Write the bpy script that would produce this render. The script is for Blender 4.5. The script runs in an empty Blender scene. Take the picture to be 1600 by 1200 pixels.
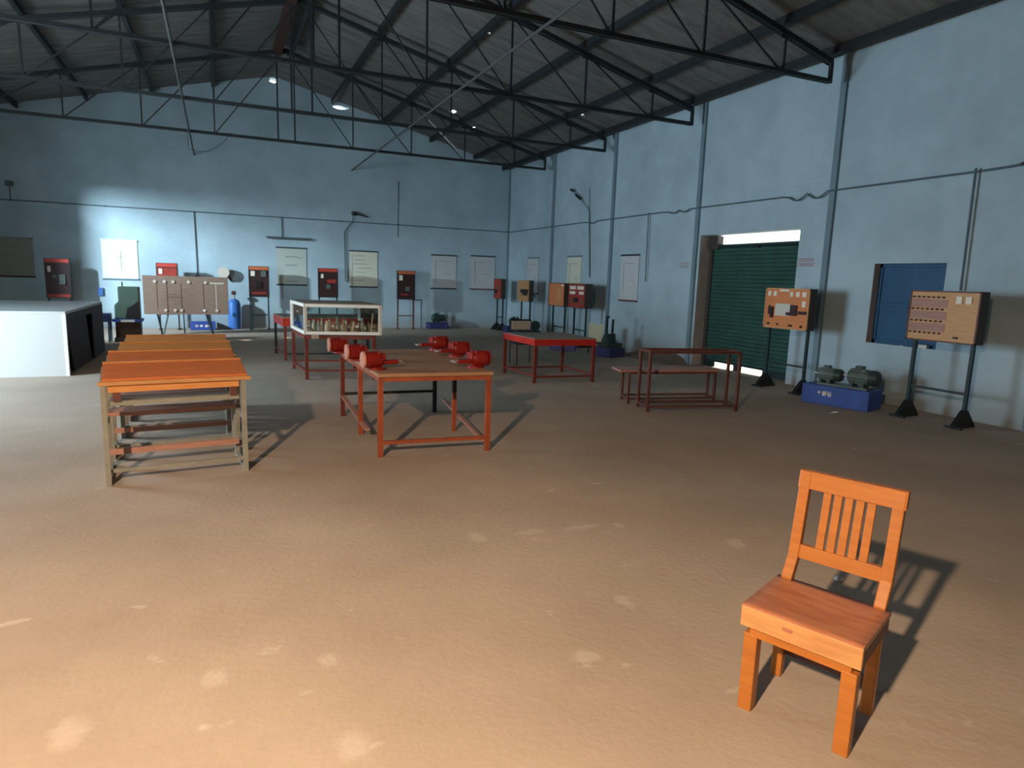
import bpy, bmesh, math, random
from mathutils import Vector, Matrix, Euler
from mathutils.geometry import tessellate_polygon
random.seed(7)
SC = bpy.context.scene
COL = SC.collection
PI = math.pi

# ------------------------------------------------------------------ room measures
W = 8.844      # right wall (inner face) x
LW = -5.62     # left wall
D = 20.163     # back wall y
FW = -5.0      # front wall y (behind the camera)
RX = 1.61      # ridge x
RH = 6.97      # ridge height
SLOPE = 0.25
EH = RH - SLOPE * (W - RX)
def roof_z(x): return RH - SLOPE * abs(x - RX)

# ------------------------------------------------------------------ camera
cd = bpy.data.cameras.new('camera'); cam = bpy.data.objects.new('camera', cd); COL.objects.link(cam)
cd.sensor_fit = 'HORIZONTAL'; cd.sensor_width = 36.0; cd.lens = 22.795
cd.clip_start = 0.05; cd.clip_end = 200
r_ = Vector((0.91247229, -0.40790639, 0.03172838)); u_ = Vector((0.03635919, 0.15808751, 0.98675547)); f_ = Vector((0.40751972, 0.8992334, -0.15908162))
cam.matrix_world = Matrix(((r_.x, u_.x, -f_.x, 0), (r_.y, u_.y, -f_.y, 0), (r_.z, u_.z, -f_.z, 1.62), (0, 0, 0, 1)))
cd.dof.use_dof = True; cd.dof.focus_distance = 1.1; cd.dof.aperture_fstop = 11.0
SC.camera = cam

# ------------------------------------------------------------------ world, lights, exposure
SC.view_settings.view_transform = 'Standard'; SC.view_settings.look = 'None'
SC.view_settings.gamma = 1.0; SC.view_settings.use_curve_mapping = False
SC.view_settings.exposure = 0.0
wd = bpy.data.worlds.new('world'); SC.world = wd; wd.use_nodes = True
bg = wd.node_tree.nodes['Background']; bg.inputs[0].default_value = (0.86, 0.93, 1.0, 1); bg.inputs[1].default_value = 4.0

def add_light(name, kind, loc, energy, color, target=None, **kw):
    l = bpy.data.lights.new(name, kind); l.energy = energy; l.color = color
    for k, v in kw.items(): setattr(l, k, v)
    o = bpy.data.objects.new(name, l); COL.objects.link(o); o.location = loc
    if target is not None:
        o.rotation_euler = (Vector(target) - Vector(loc)).to_track_quat('-Z', 'Y').to_euler()
    return o
LAMP = Vector((-2.18, -0.45, 3.25))
# warm lamp hanging beside the photographer
add_light('pendant_light', 'SPOT', LAMP, 2500, (1.0, 0.71, 0.47), target=LAMP + Vector((0.5, 1.2, -3.25)), shadow_soft_size=0.07, spot_size=math.radians(159), spot_blend=0.9)
# daylight through the open gate in the left wall
add_light('gate_daylight', 'AREA', (LW - 0.35, 9.35, 1.95), 640, (0.64, 0.85, 1.0), target=(W, 9.6, 2.0), shape='RECTANGLE', size=2.4, size_y=2.4)
# daylight slanting in through the high ventilator opening of the left wall onto the back wall
add_light('ventilator_daylight', 'AREA', (-7.2, 15.2, 3.9), 1450, (0.70, 0.88, 1.0), target=(-1.0, D, 2.8), shape='DISK', size=0.40)
# sun above the roof (reaches in through the gaps)
sun = add_light('sun', 'SUN', (12, 8, 14), 22.0, (1.0, 0.95, 0.88), angle=0.02)
SUND = Vector((-0.885, -0.10, -1.0)).normalized()
sun.rotation_euler = SUND.to_track_quat('-Z', 'Y').to_euler()

# ------------------------------------------------------------------ materials
def mat(name, color, rough=0.6, metal=0.0, noise=0.0, nscale=6.0, color2=None, bump=0.0, bscale=40.0, spec=0.4):
    m = bpy.data.materials.new(name); m.use_nodes = True
    nt = m.node_tree; b = nt.nodes['Principled BSDF']
    b.inputs['Roughness'].default_value = rough; b.inputs['Metallic'].default_value = metal
    b.inputs['Specular IOR Level'].default_value = spec
    c = tuple(color) + (1,)
    b.inputs['Base Color'].default_value = c
    tc = nt.nodes.new('ShaderNodeTexCoord')
    if noise > 0 or color2:
        n = nt.nodes.new('ShaderNodeTexNoise'); n.inputs['Scale'].default_value = nscale; n.inputs['Detail'].default_value = 6
        nt.links.new(tc.outputs['Object'], n.inputs['Vector'])
        rp = nt.nodes.new('ShaderNodeValToRGB')
        c2 = tuple(color2) if color2 else tuple(x * (1 - noise) for x in color)
        rp.color_ramp.elements[0].position = 0.35; rp.color_ramp.elements[0].color = c2 + (1,)
        rp.color_ramp.elements[1].position = 0.65; rp.color_ramp.elements[1].color = c
        nt.links.new(n.outputs['Fac'], rp.inputs['Fac']); nt.links.new(rp.outputs['Color'], b.inputs['Base Color'])
    if bump > 0:
        n2 = nt.nodes.new('ShaderNodeTexNoise'); n2.inputs['Scale'].default_value = bscale
        nt.links.new(tc.outputs['Object'], n2.inputs['Vector'])
        bp = nt.nodes.new('ShaderNodeBump'); bp.inputs['Strength'].default_value = bump; bp.inputs['Distance'].default_value = 0.01
        nt.links.new(n2.outputs['Fac'], bp.inputs['Height']); nt.links.new(bp.outputs['Normal'], b.inputs['Normal'])
    return m
def wood(name, color, dark, rough=0.45, scale=3.0):
    m = mat(name, color, rough)
    nt = m.node_tree; b = nt.nodes['Principled BSDF']
    tc = [n for n in nt.nodes if n.type == 'TEX_COORD'][0]
    mp = nt.nodes.new('ShaderNodeMapping'); mp.inputs['Scale'].default_value = (scale, scale * 6, scale * 6)
    n = nt.nodes.new('ShaderNodeTexNoise'); n.inputs['Scale'].default_value = 2.0; n.inputs['Detail'].default_value = 8
    rp = nt.nodes.new('ShaderNodeValToRGB')
    rp.color_ramp.elements[0].position = 0.3; rp.color_ramp.elements[0].color = tuple(dark) + (1,)
    rp.color_ramp.elements[1].position = 0.62; rp.color_ramp.elements[1].color = tuple(color) + (1,)
    nt.links.new(tc.outputs['Object'], mp.inputs['Vector']); nt.links.new(mp.outputs['Vector'], n.inputs['Vector'])
    nt.links.new(n.outputs['Fac'], rp.inputs['Fac']); nt.links.new(rp.outputs['Color'], b.inputs['Base Color'])
    return m
def wall_mat():
    m = mat('limewashed_brick', (0.42, 0.60, 0.66), 0.9, spec=0.1)
    nt = m.node_tree; b = nt.nodes['Principled BSDF']
    tc = [n for n in nt.nodes if n.type == 'TEX_COORD'][0]
    n = nt.nodes.new('ShaderNodeTexNoise'); n.inputs['Scale'].default_value = 0.9; n.inputs['Detail'].default_value = 8; n.inputs['Roughness'].default_value = 0.65
    rp = nt.nodes.new('ShaderNodeValToRGB')
    e = rp.color_ramp.elements; e[0].position = 0.30; e[0].color = (0.35, 0.46, 0.52, 1); e[1].position = 0.62; e[1].color = (0.45, 0.585, 0.65, 1)
    nt.links.new(tc.outputs['Object'], n.inputs['Vector']); nt.links.new(n.outputs['Fac'], rp.inputs['Fac'])
    # rising damp / dust near the ground, broken up by noise
    sp = nt.nodes.new('ShaderNodeSeparateXYZ'); nt.links.new(tc.outputs['Object'], sp.inputs[0])
    ad = nt.nodes.new('ShaderNodeMath'); ad.operation = 'MULTIPLY_ADD'; ad.inputs[1].default_value = -0.7; 
    nt.links.new(n.outputs['Fac'], ad.inputs[0]); nt.links.new(sp.outputs['Z'], ad.inputs[2])
    mr = nt.nodes.new('ShaderNodeMapRange'); mr.inputs[1].default_value = -0.35; mr.inputs[2].default_value = 0.15; mr.inputs[3].default_value = 0.55; mr.inputs[4].default_value = 0.0
    nt.links.new(ad.outputs[0], mr.inputs[0])
    mx = nt.nodes.new('ShaderNodeMix'); mx.data_type = 'RGBA'
    nt.links.new(mr.outputs[0], mx.inputs[0]); nt.links.new(rp.outputs['Color'], mx.inputs[6]); mx.inputs[7].default_value = (0.24, 0.22, 0.20, 1)
    nt.links.new(mx.outputs[2], b.inputs['Base Color'])
    # brick courses as relief
    cb = nt.nodes.new('ShaderNodeCombineXYZ'); add = nt.nodes.new('ShaderNodeMath'); add.operation = 'ADD'
    nt.links.new(sp.outputs['X'], add.inputs[0]); nt.links.new(sp.outputs['Y'], add.inputs[1])
    nt.links.new(add.outputs[0], cb.inputs[0]); nt.links.new(sp.outputs['Z'], cb.inputs[1])
    bk = nt.nodes.new('ShaderNodeTexBrick'); bk.inputs['Scale'].default_value = 1.0; bk.inputs['Brick Width'].default_value = 0.24; bk.inputs['Row Height'].default_value = 0.085; bk.inputs['Mortar Size'].default_value = 0.009
    bk.inputs['Color1'].default_value = (1, 1, 1, 1); bk.inputs['Color2'].default_value = (0.9, 0.9, 0.9, 1); bk.inputs['Mortar'].default_value = (0, 0, 0, 1)
    nt.links.new(cb.outputs[0], bk.inputs['Vector'])
    bp = nt.nodes.new('ShaderNodeBump'); bp.inputs['Strength'].default_value = 0.35; bp.inputs['Distance'].default_value = 0.008
    nt.links.new(bk.outputs['Color'], bp.inputs['Height']); nt.links.new(bp.outputs['Normal'], b.inputs['Normal'])
    return m
def floor_mat():
    m = mat('dusty_floor', (0.34, 0.26, 0.19), 0.85, spec=0.15)
    nt = m.node_tree; b = nt.nodes['Principled BSDF']
    tc = [n for n in nt.nodes if n.type == 'TEX_COORD'][0]
    n = nt.nodes.new('ShaderNodeTexNoise'); n.inputs['Scale'].default_value = 0.7; n.inputs['Detail'].default_value = 9; n.inputs['Roughness'].default_value = 0.6
    rp = nt.nodes.new('ShaderNodeValToRGB')
    e = rp.color_ramp.elements; e[0].position = 0.3; e[0].color = (0.33, 0.265, 0.21, 1); e[1].position = 0.68; e[1].color = (0.43, 0.35, 0.28, 1)
    nt.links.new(tc.outputs['Object'], n.inputs['Vector']); nt.links.new(n.outputs['Fac'], rp.inputs['Fac'])
    # scattered pale scuffs
    mp = nt.nodes.new('ShaderNodeMapping'); mp.inputs['Scale'].default_value = (1.0, 1.6, 1.0); mp.inputs['Rotation'].default_value = (0, 0, 0.4)
    v = nt.nodes.new('ShaderNodeTexNoise'); v.inputs['Scale'].default_value = 4.2; v.inputs['Detail'].default_value = 3
    nt.links.new(tc.outputs['Object'], mp.inputs['Vector']); nt.links.new(mp.outputs['Vector'], v.inputs['Vector'])
    mr = nt.nodes.new('ShaderNodeMapRange'); mr.inputs[1].default_value = 0.68; mr.inputs[2].default_value = 0.75; mr.inputs[4].default_value = 0.5
    nt.links.new(v.outputs['Fac'], mr.inputs[0])
    mx = nt.nodes.new('ShaderNodeMix'); mx.data_type = 'RGBA'; mx.inputs[7].default_value = (0.60, 0.53, 0.46, 1)
    last = mr.outputs[0]
    nd = nt.nodes.new('ShaderNodeTexNoise'); nd.inputs['Scale'].default_value = 14; nt.links.new(tc.outputs['Object'], nd.inputs['Vector'])
    ds = nt.nodes.new('ShaderNodeVectorMath'); ds.operation = 'MULTIPLY_ADD'; ds.inputs[1].default_value = (0.08, 0.08, 0); 
    nt.links.new(nd.outputs['Color'], ds.inputs[0]); nt.links.new(tc.outputs['Object'], ds.inputs[2])
    for (x, y, rx, ry) in [(-0.07, 2.65, 0.07, 0.09), (-0.54, 2.49, 0.08, 0.13), (0.37, 2.06, 0.08, 0.10), (1.41, 2.23, 0.08, 0.08), (2.96, 2.98, 0.09, 0.10), (1.85, 2.59, 0.06, 0.10), (1.44, 3.64, 0.07, 0.12), (1.80, 3.60, 0.16, 0.06), (2.15, 3.56, 0.20, 0.05), (0.37, 2.61, 0.05, 0.07), (2.42, 3.50, 0.06, 0.06)]:
        m1 = nt.nodes.new('ShaderNodeMapping'); m1.vector_type = 'TEXTURE'; m1.inputs['Location'].default_value = (x + 0.04, y + 0.04, 0); m1.inputs['Scale'].default_value = (rx * 1.05, ry * 1.05, 1)
        g = nt.nodes.new('ShaderNodeTexGradient'); g.gradient_type = 'SPHERICAL'
        r1 = nt.nodes.new('ShaderNodeMapRange'); r1.inputs[1].default_value = 0.15; r1.inputs[2].default_value = 0.6; r1.inputs[4].default_value = 0.32
        mxx = nt.nodes.new('ShaderNodeMath'); mxx.operation = 'MAXIMUM'
        nt.links.new(ds.outputs[0], m1.inputs['Vector']); nt.links.new(m1.outputs[0], g.inputs[0]); nt.links.new(g.outputs['Fac'], r1.inputs[0])
        nt.links.new(last, mxx.inputs[0]); nt.links.new(r1.outputs[0], mxx.inputs[1]); last = mxx.outputs[0]
    nt.links.new(last, mx.inputs[0]); nt.links.new(rp.outputs['Color'], mx.inputs[6]); nt.links.new(mx.outputs[2], b.inputs['Base Color'])
    n2 = nt.nodes.new('ShaderNodeTexNoise'); n2.inputs['Scale'].default_value = 25; n2.inputs['Detail'].default_value = 6
    nt.links.new(tc.outputs['Object'], n2.inputs['Vector'])
    bp = nt.nodes.new('ShaderNodeBump'); bp.inputs['Strength'].default_value = 0.25; bp.inputs['Distance'].default_value = 0.01
    nt.links.new(n2.outputs['Fac'], bp.inputs['Height']); nt.links.new(bp.outputs['Normal'], b.inputs['Normal'])
    return m
def roof_mat():
    m = mat('asbestos_sheet', (0.13, 0.13, 0.125), 0.9, spec=0.1)
    nt = m.node_tree; b = nt.nodes['Principled BSDF']
    tc = [n for n in nt.nodes if n.type == 'TEX_COORD'][0]
    mp = nt.nodes.new('ShaderNodeMapping'); mp.inputs['Scale'].default_value = (0.6, 3.0, 1.0)
    n = nt.nodes.new('ShaderNodeTexNoise'); n.inputs['Scale'].default_value = 2.2; n.inputs['Detail'].default_value = 8; n.inputs['Roughness'].default_value = 0.7
    nt.links.new(tc.outputs['Object'], mp.inputs['Vector']); nt.links.new(mp.outputs['Vector'], n.inputs['Vector'])
    rp = nt.nodes.new('ShaderNodeValToRGB')
    e = rp.color_ramp.elements; e[0].position = 0.3; e[0].color = (0.11, 0.108, 0.10, 1); e[1].position = 0.7; e[1].color = (0.23, 0.225, 0.205, 1)
    nt.links.new(n.outputs['Fac'], rp.inputs['Fac']); nt.links.new(rp.outputs['Color'], b.inputs['Base Color'])
    wv = nt.nodes.new('ShaderNodeTexWave'); wv.bands_direction = 'Y'; wv.inputs['Scale'].default_value = 1.1
    nt.links.new(tc.outputs['Object'], wv.inputs['Vector'])
    bp = nt.nodes.new('ShaderNodeBump'); bp.inputs['Strength'].default_value = 0.35; bp.inputs['Distance'].default_value = 0.03
    nt.links.new(wv.outputs['Fac'], bp.inputs['Height']); nt.links.new(bp.outputs['Normal'], b.inputs['Normal'])
    return m
M = {}
M['wall'] = wall_mat(); M['floor'] = floor_mat(); M['roof'] = roof_mat()
M['pilaster'] = mat('blue_grey_paint', (0.19, 0.28, 0.33), 0.8, noise=0.15, nscale=3)
M['reveal'] = mat('bare_plaster', (0.38, 0.35, 0.335), 0.9, noise=0.2, nscale=5)
M['steel_dark'] = mat('dark_truss_steel', (0.022, 0.028, 0.03), 0.6, noise=0.3, nscale=8)
M['steel_pale'] = mat('pale_galvanised_pipe', (0.07, 0.075, 0.075), 0.7)
M['pale_tube'] = mat('pale_painted_tube', (0.55, 0.57, 0.55), 0.5)
M['rust'] = mat('rusty_red_oxide', (0.06, 0.018, 0.014), 0.8, noise=0.4, nscale=5)
M['black'] = mat('black_paint', (0.012, 0.014, 0.016), 0.5)
M['green_black'] = mat('dark_green_steel', (0.012, 0.03, 0.033), 0.5)
M['conduit'] = mat('grey_conduit', (0.10, 0.14, 0.16), 0.6)
M['orange_wood'] = wood('varnished_orange_wood', (0.40, 0.14, 0.026), (0.33, 0.11, 0.02), 0.4)
M['seat_wood'] = wood('worn_brown_seat', (0.42, 0.17, 0.085), (0.32, 0.11, 0.055), 0.35)
M['pale_wood'] = wood('bare_tan_wood', (0.52, 0.27, 0.10), (0.42, 0.19, 0.07), 0.55)
M['desk_orange'] = wood('orange_desk_laminate', (0.62, 0.20, 0.07), (0.52, 0.15, 0.05), 0.4)
M['desk_orange2'] = wood('light_orange_desk_laminate', (0.58, 0.27, 0.09), (0.55, 0.22, 0.06), 0.4)
M['desk_pink'] = wood('faded_bench_plank', (0.42, 0.22, 0.17), (0.34, 0.17, 0.13), 0.5)
M['desk_steel'] = mat('grey_desk_steel', (0.26, 0.26, 0.22), 0.5, noise=0.2, nscale=9)
M['table_orange'] = mat('orange_painted_steel', (0.32, 0.075, 0.03), 0.45, noise=0.25, nscale=9)
M['table_red'] = mat('red_painted_apron', (0.50, 0.025, 0.012), 0.4, noise=0.2, nscale=7)
M['table_maroon'] = mat('maroon_painted_steel', (0.17, 0.03, 0.018), 0.5, noise=0.3, nscale=8)
M['brown_top'] = wood('brown_plywood_top', (0.36, 0.21, 0.12), (0.27, 0.15, 0.085), 0.5, 2)
M['grey_top'] = wood('dusty_grey_top', (0.27, 0.23, 0.18), (0.21, 0.17, 0.13), 0.6, 2)
M['vise_red'] = mat('red_cast_iron', (0.24, 0.014, 0.01), 0.35, noise=0.2, nscale=15)
M['vise_rim'] = mat('worn_pink_rim', (0.50, 0.22, 0.17), 0.4)
M['metal'] = mat('bare_metal', (0.45, 0.40, 0.36), 0.35, metal=0.6)
M['frame_brown'] = mat('brown_frame_steel', (0.13, 0.045, 0.032), 0.5, noise=0.3, nscale=10)
M['white_lam'] = mat('white_laminate', (0.54, 0.56, 0.555), 0.35)
M['white_edge'] = mat('white_edge_band', (0.86, 0.87, 0.85), 0.35)
M['dark_board'] = wood('dark_brown_board', (0.055, 0.030, 0.024), (0.035, 0.02, 0.016), 0.6)
M['case_white'] = mat('white_case_frame', (0.76, 0.72, 0.66), 0.4)
M['panel_wood'] = wood('grey_brown_panel_board', (0.27, 0.18, 0.13), (0.21, 0.14, 0.10), 0.6)
M['line_dark'] = mat('dark_line_ink', (0.05, 0.035, 0.03), 0.8)
M['line_pale'] = mat('pale_marking', (0.62, 0.55, 0.47), 0.7)
M['tan_board'] = wood('tan_board_face', (0.62, 0.34, 0.15), (0.54, 0.28, 0.11), 0.5)
M['orange_board'] = wood('orange_board_face', (0.68, 0.24, 0.085), (0.60, 0.20, 0.07), 0.5)
M['red_board'] = mat('red_board_face', (0.36, 0.04, 0.025), 0.5, noise=0.15, nscale=6)
M['maroon_board'] = mat('maroon_black_board_face', (0.045, 0.018, 0.018), 0.5, noise=0.3, nscale=10)
M['strip_red'] = mat('red_header_strip', (0.55, 0.06, 0.04), 0.5)
M['strip_orange'] = mat('orange_header_strip', (0.58, 0.15, 0.06), 0.5)
M['box_side'] = mat('dark_box_side', (0.05, 0.045, 0.04), 0.6)
M['label_white'] = mat('white_label', (0.80, 0.74, 0.62), 0.5)
M['screen'] = mat('cream_screen', (0.62, 0.60, 0.52), 0.4)
M['blue'] = mat('blue_plinth_paint', (0.035, 0.085, 0.36), 0.5, noise=0.15, nscale=6)
M['navy'] = mat('navy_plinth_paint', (0.035, 0.04, 0.14), 0.5, noise=0.15, nscale=6)
M['blue_case'] = mat('bright_blue_metal', (0.05, 0.17, 0.50), 0.45)
M['window_blue'] = mat('blue_shutter_paint', (0.012, 0.085, 0.19), 0.5, noise=0.2, nscale=4)
M['motor'] = mat('grey_green_motor', (0.10, 0.14, 0.12), 0.45, noise=0.2, nscale=12)
M['motor_dark'] = mat('dark_green_motor', (0.025, 0.05, 0.042), 0.45)
M['green_m'] = mat('green_machine_paint', (0.11, 0.20, 0.15), 0.5, noise=0.15, nscale=6)
M['chart_white'] = mat('white_chart_paper', (0.58, 0.60, 0.62), 0.7)
M['chart_cream'] = mat('cream_chart_paper', (0.74, 0.74, 0.60), 0.7)
M['chart_green'] = mat('greenish_chart_paper', (0.50, 0.56, 0.50), 0.7)
M['chart_grey'] = mat('olive_grey_chart_paper', (0.30, 0.32, 0.28), 0.7)
M['rod_dark'] = mat('black_chart_rod', (0.03, 0.04, 0.06), 0.5)
M['rod_purple'] = mat('maroon_chart_rod', (0.16, 0.04, 0.07), 0.5)
M['print'] = mat('faint_grey_print', (0.25, 0.28, 0.30), 0.8)
M['shutter'] = mat('green_shutter_paint', (0.035, 0.105, 0.085), 0.45, noise=0.25, nscale=3)
M['sign_red'] = mat('faded_red_lettering', (0.50, 0.18, 0.22), 0.8)
M['sign_orange'] = mat('faded_orange_lettering', (0.48, 0.32, 0.28), 0.8)
M['ply_beige'] = mat('beige_plywood', (0.42, 0.35, 0.28), 0.6)
M['paper'] = mat('pale_yellow_sheet', (0.62, 0.64, 0.46), 0.6)
M['dirt'] = mat('heaped_dust', (0.20, 0.15, 0.115), 0.95, noise=0.3, nscale=7, bump=0.6, bscale=30)
M['lamp_shade'] = mat('grey_lamp_shade', (0.30, 0.31, 0.30), 0.4)
M['stone'] = mat('pale_pebble', (0.55, 0.52, 0.48), 0.7)
def glass_mat():
    m = bpy.data.materials.new('clear_glass'); m.use_nodes = True
    nt = m.node_tree; b = nt.nodes['Principled BSDF']; out = nt.nodes['Material Output']
    tr = nt.nodes.new('ShaderNodeBsdfTransparent'); gl = nt.nodes.new('ShaderNodeBsdfGlossy'); gl.inputs['Roughness'].default_value = 0.03
    tr.inputs[0].default_value = (0.86, 0.90, 0.88, 1)
    fr = nt.nodes.new('ShaderNodeFresnel'); fr.inputs[0].default_value = 1.5
    mx = nt.nodes.new('ShaderNodeMixShader'); nt.links.new(fr.outputs[0], mx.inputs[0]); nt.links.new(tr.outputs[0], mx.inputs[1]); nt.links.new(gl.outputs[0], mx.inputs[2])
    nt.links.new(mx.outputs[0], out.inputs[0]); nt.nodes.remove(b)
    return m
M['glass'] = glass_mat()
def emit_mat(name, color, s):
    m = bpy.data.materials.new(name); m.use_nodes = True
    b = m.node_tree.nodes['Principled BSDF']; b.inputs['Base Color'].default_value = (0.9, 0.9, 0.9, 1)
    b.inputs['Emission Color'].default_value = tuple(color) + (1,); b.inputs['Emission Strength'].default_value = s
    return m
M['bulb'] = emit_mat('glowing_bulb', (1.0, 0.97, 0.9), 12.0)

# ------------------------------------------------------------------ geometry helpers
class MB:
    """collects shapes, then links them as ONE mesh object"""
    def __init__(s): s.bm = bmesh.new()
    def box(s, x0, x1, y0, y1, z0, z1, mtx=None, bev=0.0):
        r = bmesh.ops.create_cube(s.bm, size=1.0); vs = r['verts']
        m = Matrix.Translation(((x0 + x1) / 2, (y0 + y1) / 2, (z0 + z1) / 2)) @ Matrix.Diagonal((abs(x1 - x0), abs(y1 - y0), abs(z1 - z0), 1))
        bmesh.ops.transform(s.bm, matrix=m, verts=vs)
        if bev > 0:
            es = list({e for v in vs for e in v.link_edges})
            rb = bmesh.ops.bevel(s.bm, geom=es, offset=bev, segments=2, affect='EDGES', clamp_overlap=True)
            vs = list({v for v in rb['verts']} | {v for v in vs if v.is_valid})
        if mtx is not None: bmesh.ops.transform(s.bm, matrix=mtx, verts=vs)
        return s
    def bar(s, a, b, w, h=None, up=(0, 0, 1)):
        """square bar from a to b"""
        a = Vector(a); b = Vector(b); h = h or w
        d = b - a; L = d.length; d.normalize(); up = Vector(up)
        if abs(d.dot(up)) > 0.98: up = Vector((0, 1, 0))
        x = d.cross(up).normalized(); z = x.cross(d)
        m = Matrix(((x.x, d.x, z.x, 0), (x.y, d.y, z.y, 0), (x.z, d.z, z.z, 0), (0, 0, 0, 1)))
        m = Matrix.Translation((a + b) / 2) @ m @ Matrix.Diagonal((w, L, h, 1))
        r = bmesh.ops.create_cube(s.bm, size=1.0); bmesh.ops.transform(s.bm, matrix=m, verts=r['verts'])
        return s
    def cyl(s, a, b, r, r2=None, seg=20, cap=True):
        a = Vector(a); b = Vector(b); d = b - a
        q = d.to_track_quat('Z', 'Y').to_matrix().to_4x4()
        rr = bmesh.ops.create_cone(s.bm, cap_ends=cap, segments=seg, radius1=r, radius2=r if r2 is None else r2, depth=d.length)
        bmesh.ops.transform(s.bm, matrix=Matrix.Translation((a + b) / 2) @ q, verts=rr['verts'])
        return s
    def tube(s, pts, r, seg=8):
        pts = [Vector(p) for p in pts]; rings = []
        for i, p in enumerate(pts):
            t = (pts[min(i + 1, len(pts) - 1)] - pts[max(i - 1, 0)]).normalized()
            up = Vector((0, 0, 1)) if abs(t.z) < 0.9 else Vector((0, 1, 0))
            x = t.cross(up).normalized(); y = x.cross(t)
            rings.append([s.bm.verts.new(p + x * r * math.cos(2 * PI * k / seg) + y * r * math.sin(2 * PI * k / seg)) for k in range(seg)])
        for a, b in zip(rings, rings[1:]):
            for k in range(seg): s.bm.faces.new((a[k], a[(k + 1) % seg], b[(k + 1) % seg], b[k]))
        s.bm.faces.new(rings[0][::-1]); s.bm.faces.new(rings[-1])
        return s
    def sph(s, c, r, sx=1, sy=1, sz=1, seg=16):
        rr = bmesh.ops.create_uvsphere(s.bm, u_segments=seg, v_segments=seg // 2, radius=r)
        bmesh.ops.transform(s.bm, matrix=Matrix.Translation(c) @ Matrix.Diagonal((sx, sy, sz, 1)), verts=rr['verts'])
        return s
    def prism(s, pts2, axis, a, b):
        """2-D outline extruded along axis ('x','y','z') from a to b"""
        def P(u, v, w):
            return {'x': (w, u, v), 'y': (u, w, v), 'z': (u, v, w)}[axis]
        v0 = [s.bm.verts.new(P(u, v, a)) for u, v in pts2]; v1 = [s.bm.verts.new(P(u, v, b)) for u, v in pts2]
        n = len(pts2)
        s.bm.faces.new(v0); s.bm.faces.new(v1[::-1])
        for i in range(n): s.bm.faces.new((v0[i], v0[(i + 1) % n], v1[(i + 1) % n], v1[i]))
        return s
    def lathe(s, prof, c, axis='z', seg=24):
        """prof: [(r, h)...] revolved about axis through c"""
        c = Vector(c); rings = []
        for r, h in prof:
            ring = []
            for k in range(seg):
                a = 2 * PI * k / seg; p = (r * math.cos(a), r * math.sin(a))
                q = {'z': (p[0], p[1], h), 'x': (h, p[0], p[1]), 'y': (p[0], h, p[1])}[axis]
                ring.append(s.bm.verts.new(c + Vector(q)))
            rings.append(ring)
        for a, b in zip(rings, rings[1:]):
            for k in range(seg): s.bm.faces.new((a[k], a[(k + 1) % seg], b[(k + 1) % seg], b[k]))
        if prof[0][0] > 1e-4: s.bm.faces.new(rings[0][::-1])
        if prof[-1][0] > 1e-4: s.bm.faces.new(rings[-1])
        return s
    def build(s, name, material, parent=None, smooth=False, bevel=0.0):
        bmesh.ops.remove_doubles(s.bm, verts=s.bm.verts, dist=1e-6)
        bmesh.ops.recalc_face_normals(s.bm, faces=s.bm.faces)
        if smooth:
            for f in s.bm.faces: f.smooth = True
            for e in s.bm.edges:
                if len(e.link_faces) == 2 and e.calc_face_angle(0) > 0.7: e.smooth = False
        me = bpy.data.meshes.new(name); s.bm.to_mesh(me); s.bm.free()
        me.materials.append(material)
        o = bpy.data.objects.new(name, me); COL.objects.link(o)
        if parent is not None: o.parent = parent
        if bevel > 0:
            md = o.modifiers.new('bevel', 'BEVEL'); md.width = bevel; md.segments = 2; md.limit_method = 'ANGLE'
        return o
def tag(o, label, cat, group=None, kind=None):
    o['label'] = label; o['category'] = cat
    if group: o['group'] = group
    if kind: o['kind'] = kind
    return o
def thing(name, label, cat, loc=(0, 0, 0), rz=0.0, group=None):
    o = bpy.data.objects.new(name, None); o.empty_display_size = 0.1; COL.objects.link(o)
    o.location = loc; o.rotation_euler = (0, 0, rz)
    return tag(o, label, cat, group)
def struct(o, label=None):
    o['kind'] = 'structure'
    if label: o['label'] = label
    return o
def copy_tree(o, parent=None):
    c = o.copy(); COL.objects.link(c); c.parent = parent
    for ch in [k for k in COL.objects if k.parent == o]: copy_tree(ch, c)
    return c
def holed(outer, holes, to3d):
    """flat polygon with holes -> (verts, faces)"""
    loops = [[Vector((u, v, 0)) for u, v in outer]] + [[Vector((u, v, 0)) for u, v in h] for h in holes]
    tris = tessellate_polygon(loops); flat = [p for l in loops for p in l]
    return [to3d(p.x, p.y) for p in flat], tris, loops
def holed_slab(name, outer, holes, to3d, thick, material, parent=None):
    """slab with holes; to3d(u, v, w) with w the depth"""
    bm = bmesh.new()
    loops = [[Vector((u, v, 0)) for u, v in outer]] + [[Vector((u, v, 0)) for u, v in h] for h in holes]
    tris = tessellate_polygon(loops); flat = [p for l in loops for p in l]
    v0 = [bm.verts.new(to3d(p.x, p.y, 0)) for p in flat]; v1 = [bm.verts.new(to3d(p.x, p.y, thick)) for p in flat]
    for t in tris:
        try: bm.faces.new([v0[i] for i in t]); bm.faces.new([v1[i] for i in reversed(t)])
        except ValueError: pass
    k = 0
    for l in loops:
        n = len(l)
        for i in range(n):
            a, b = k + i, k + (i + 1) % n
            bm.faces.new((v0[a], v0[b], v1[b], v1[a]))
        k += n
    bmesh.ops.recalc_face_normals(bm, faces=bm.faces)
    me = bpy.data.meshes.new(name); bm.to_mesh(me); bm.free(); me.materials.append(material)
    o = bpy.data.objects.new(name, me); COL.objects.link(o)
    if parent: o.parent = parent
    return o
def blob(cx, cy, rx, ry, n=10, jit=0.25):
    return [(cx + rx * math.cos(2 * PI * i / n) * (1 + random.uniform(-jit, jit)), cy + ry * math.sin(2 * PI * i / n) * (1 + random.uniform(-jit, jit))) for i in range(n)]

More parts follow.
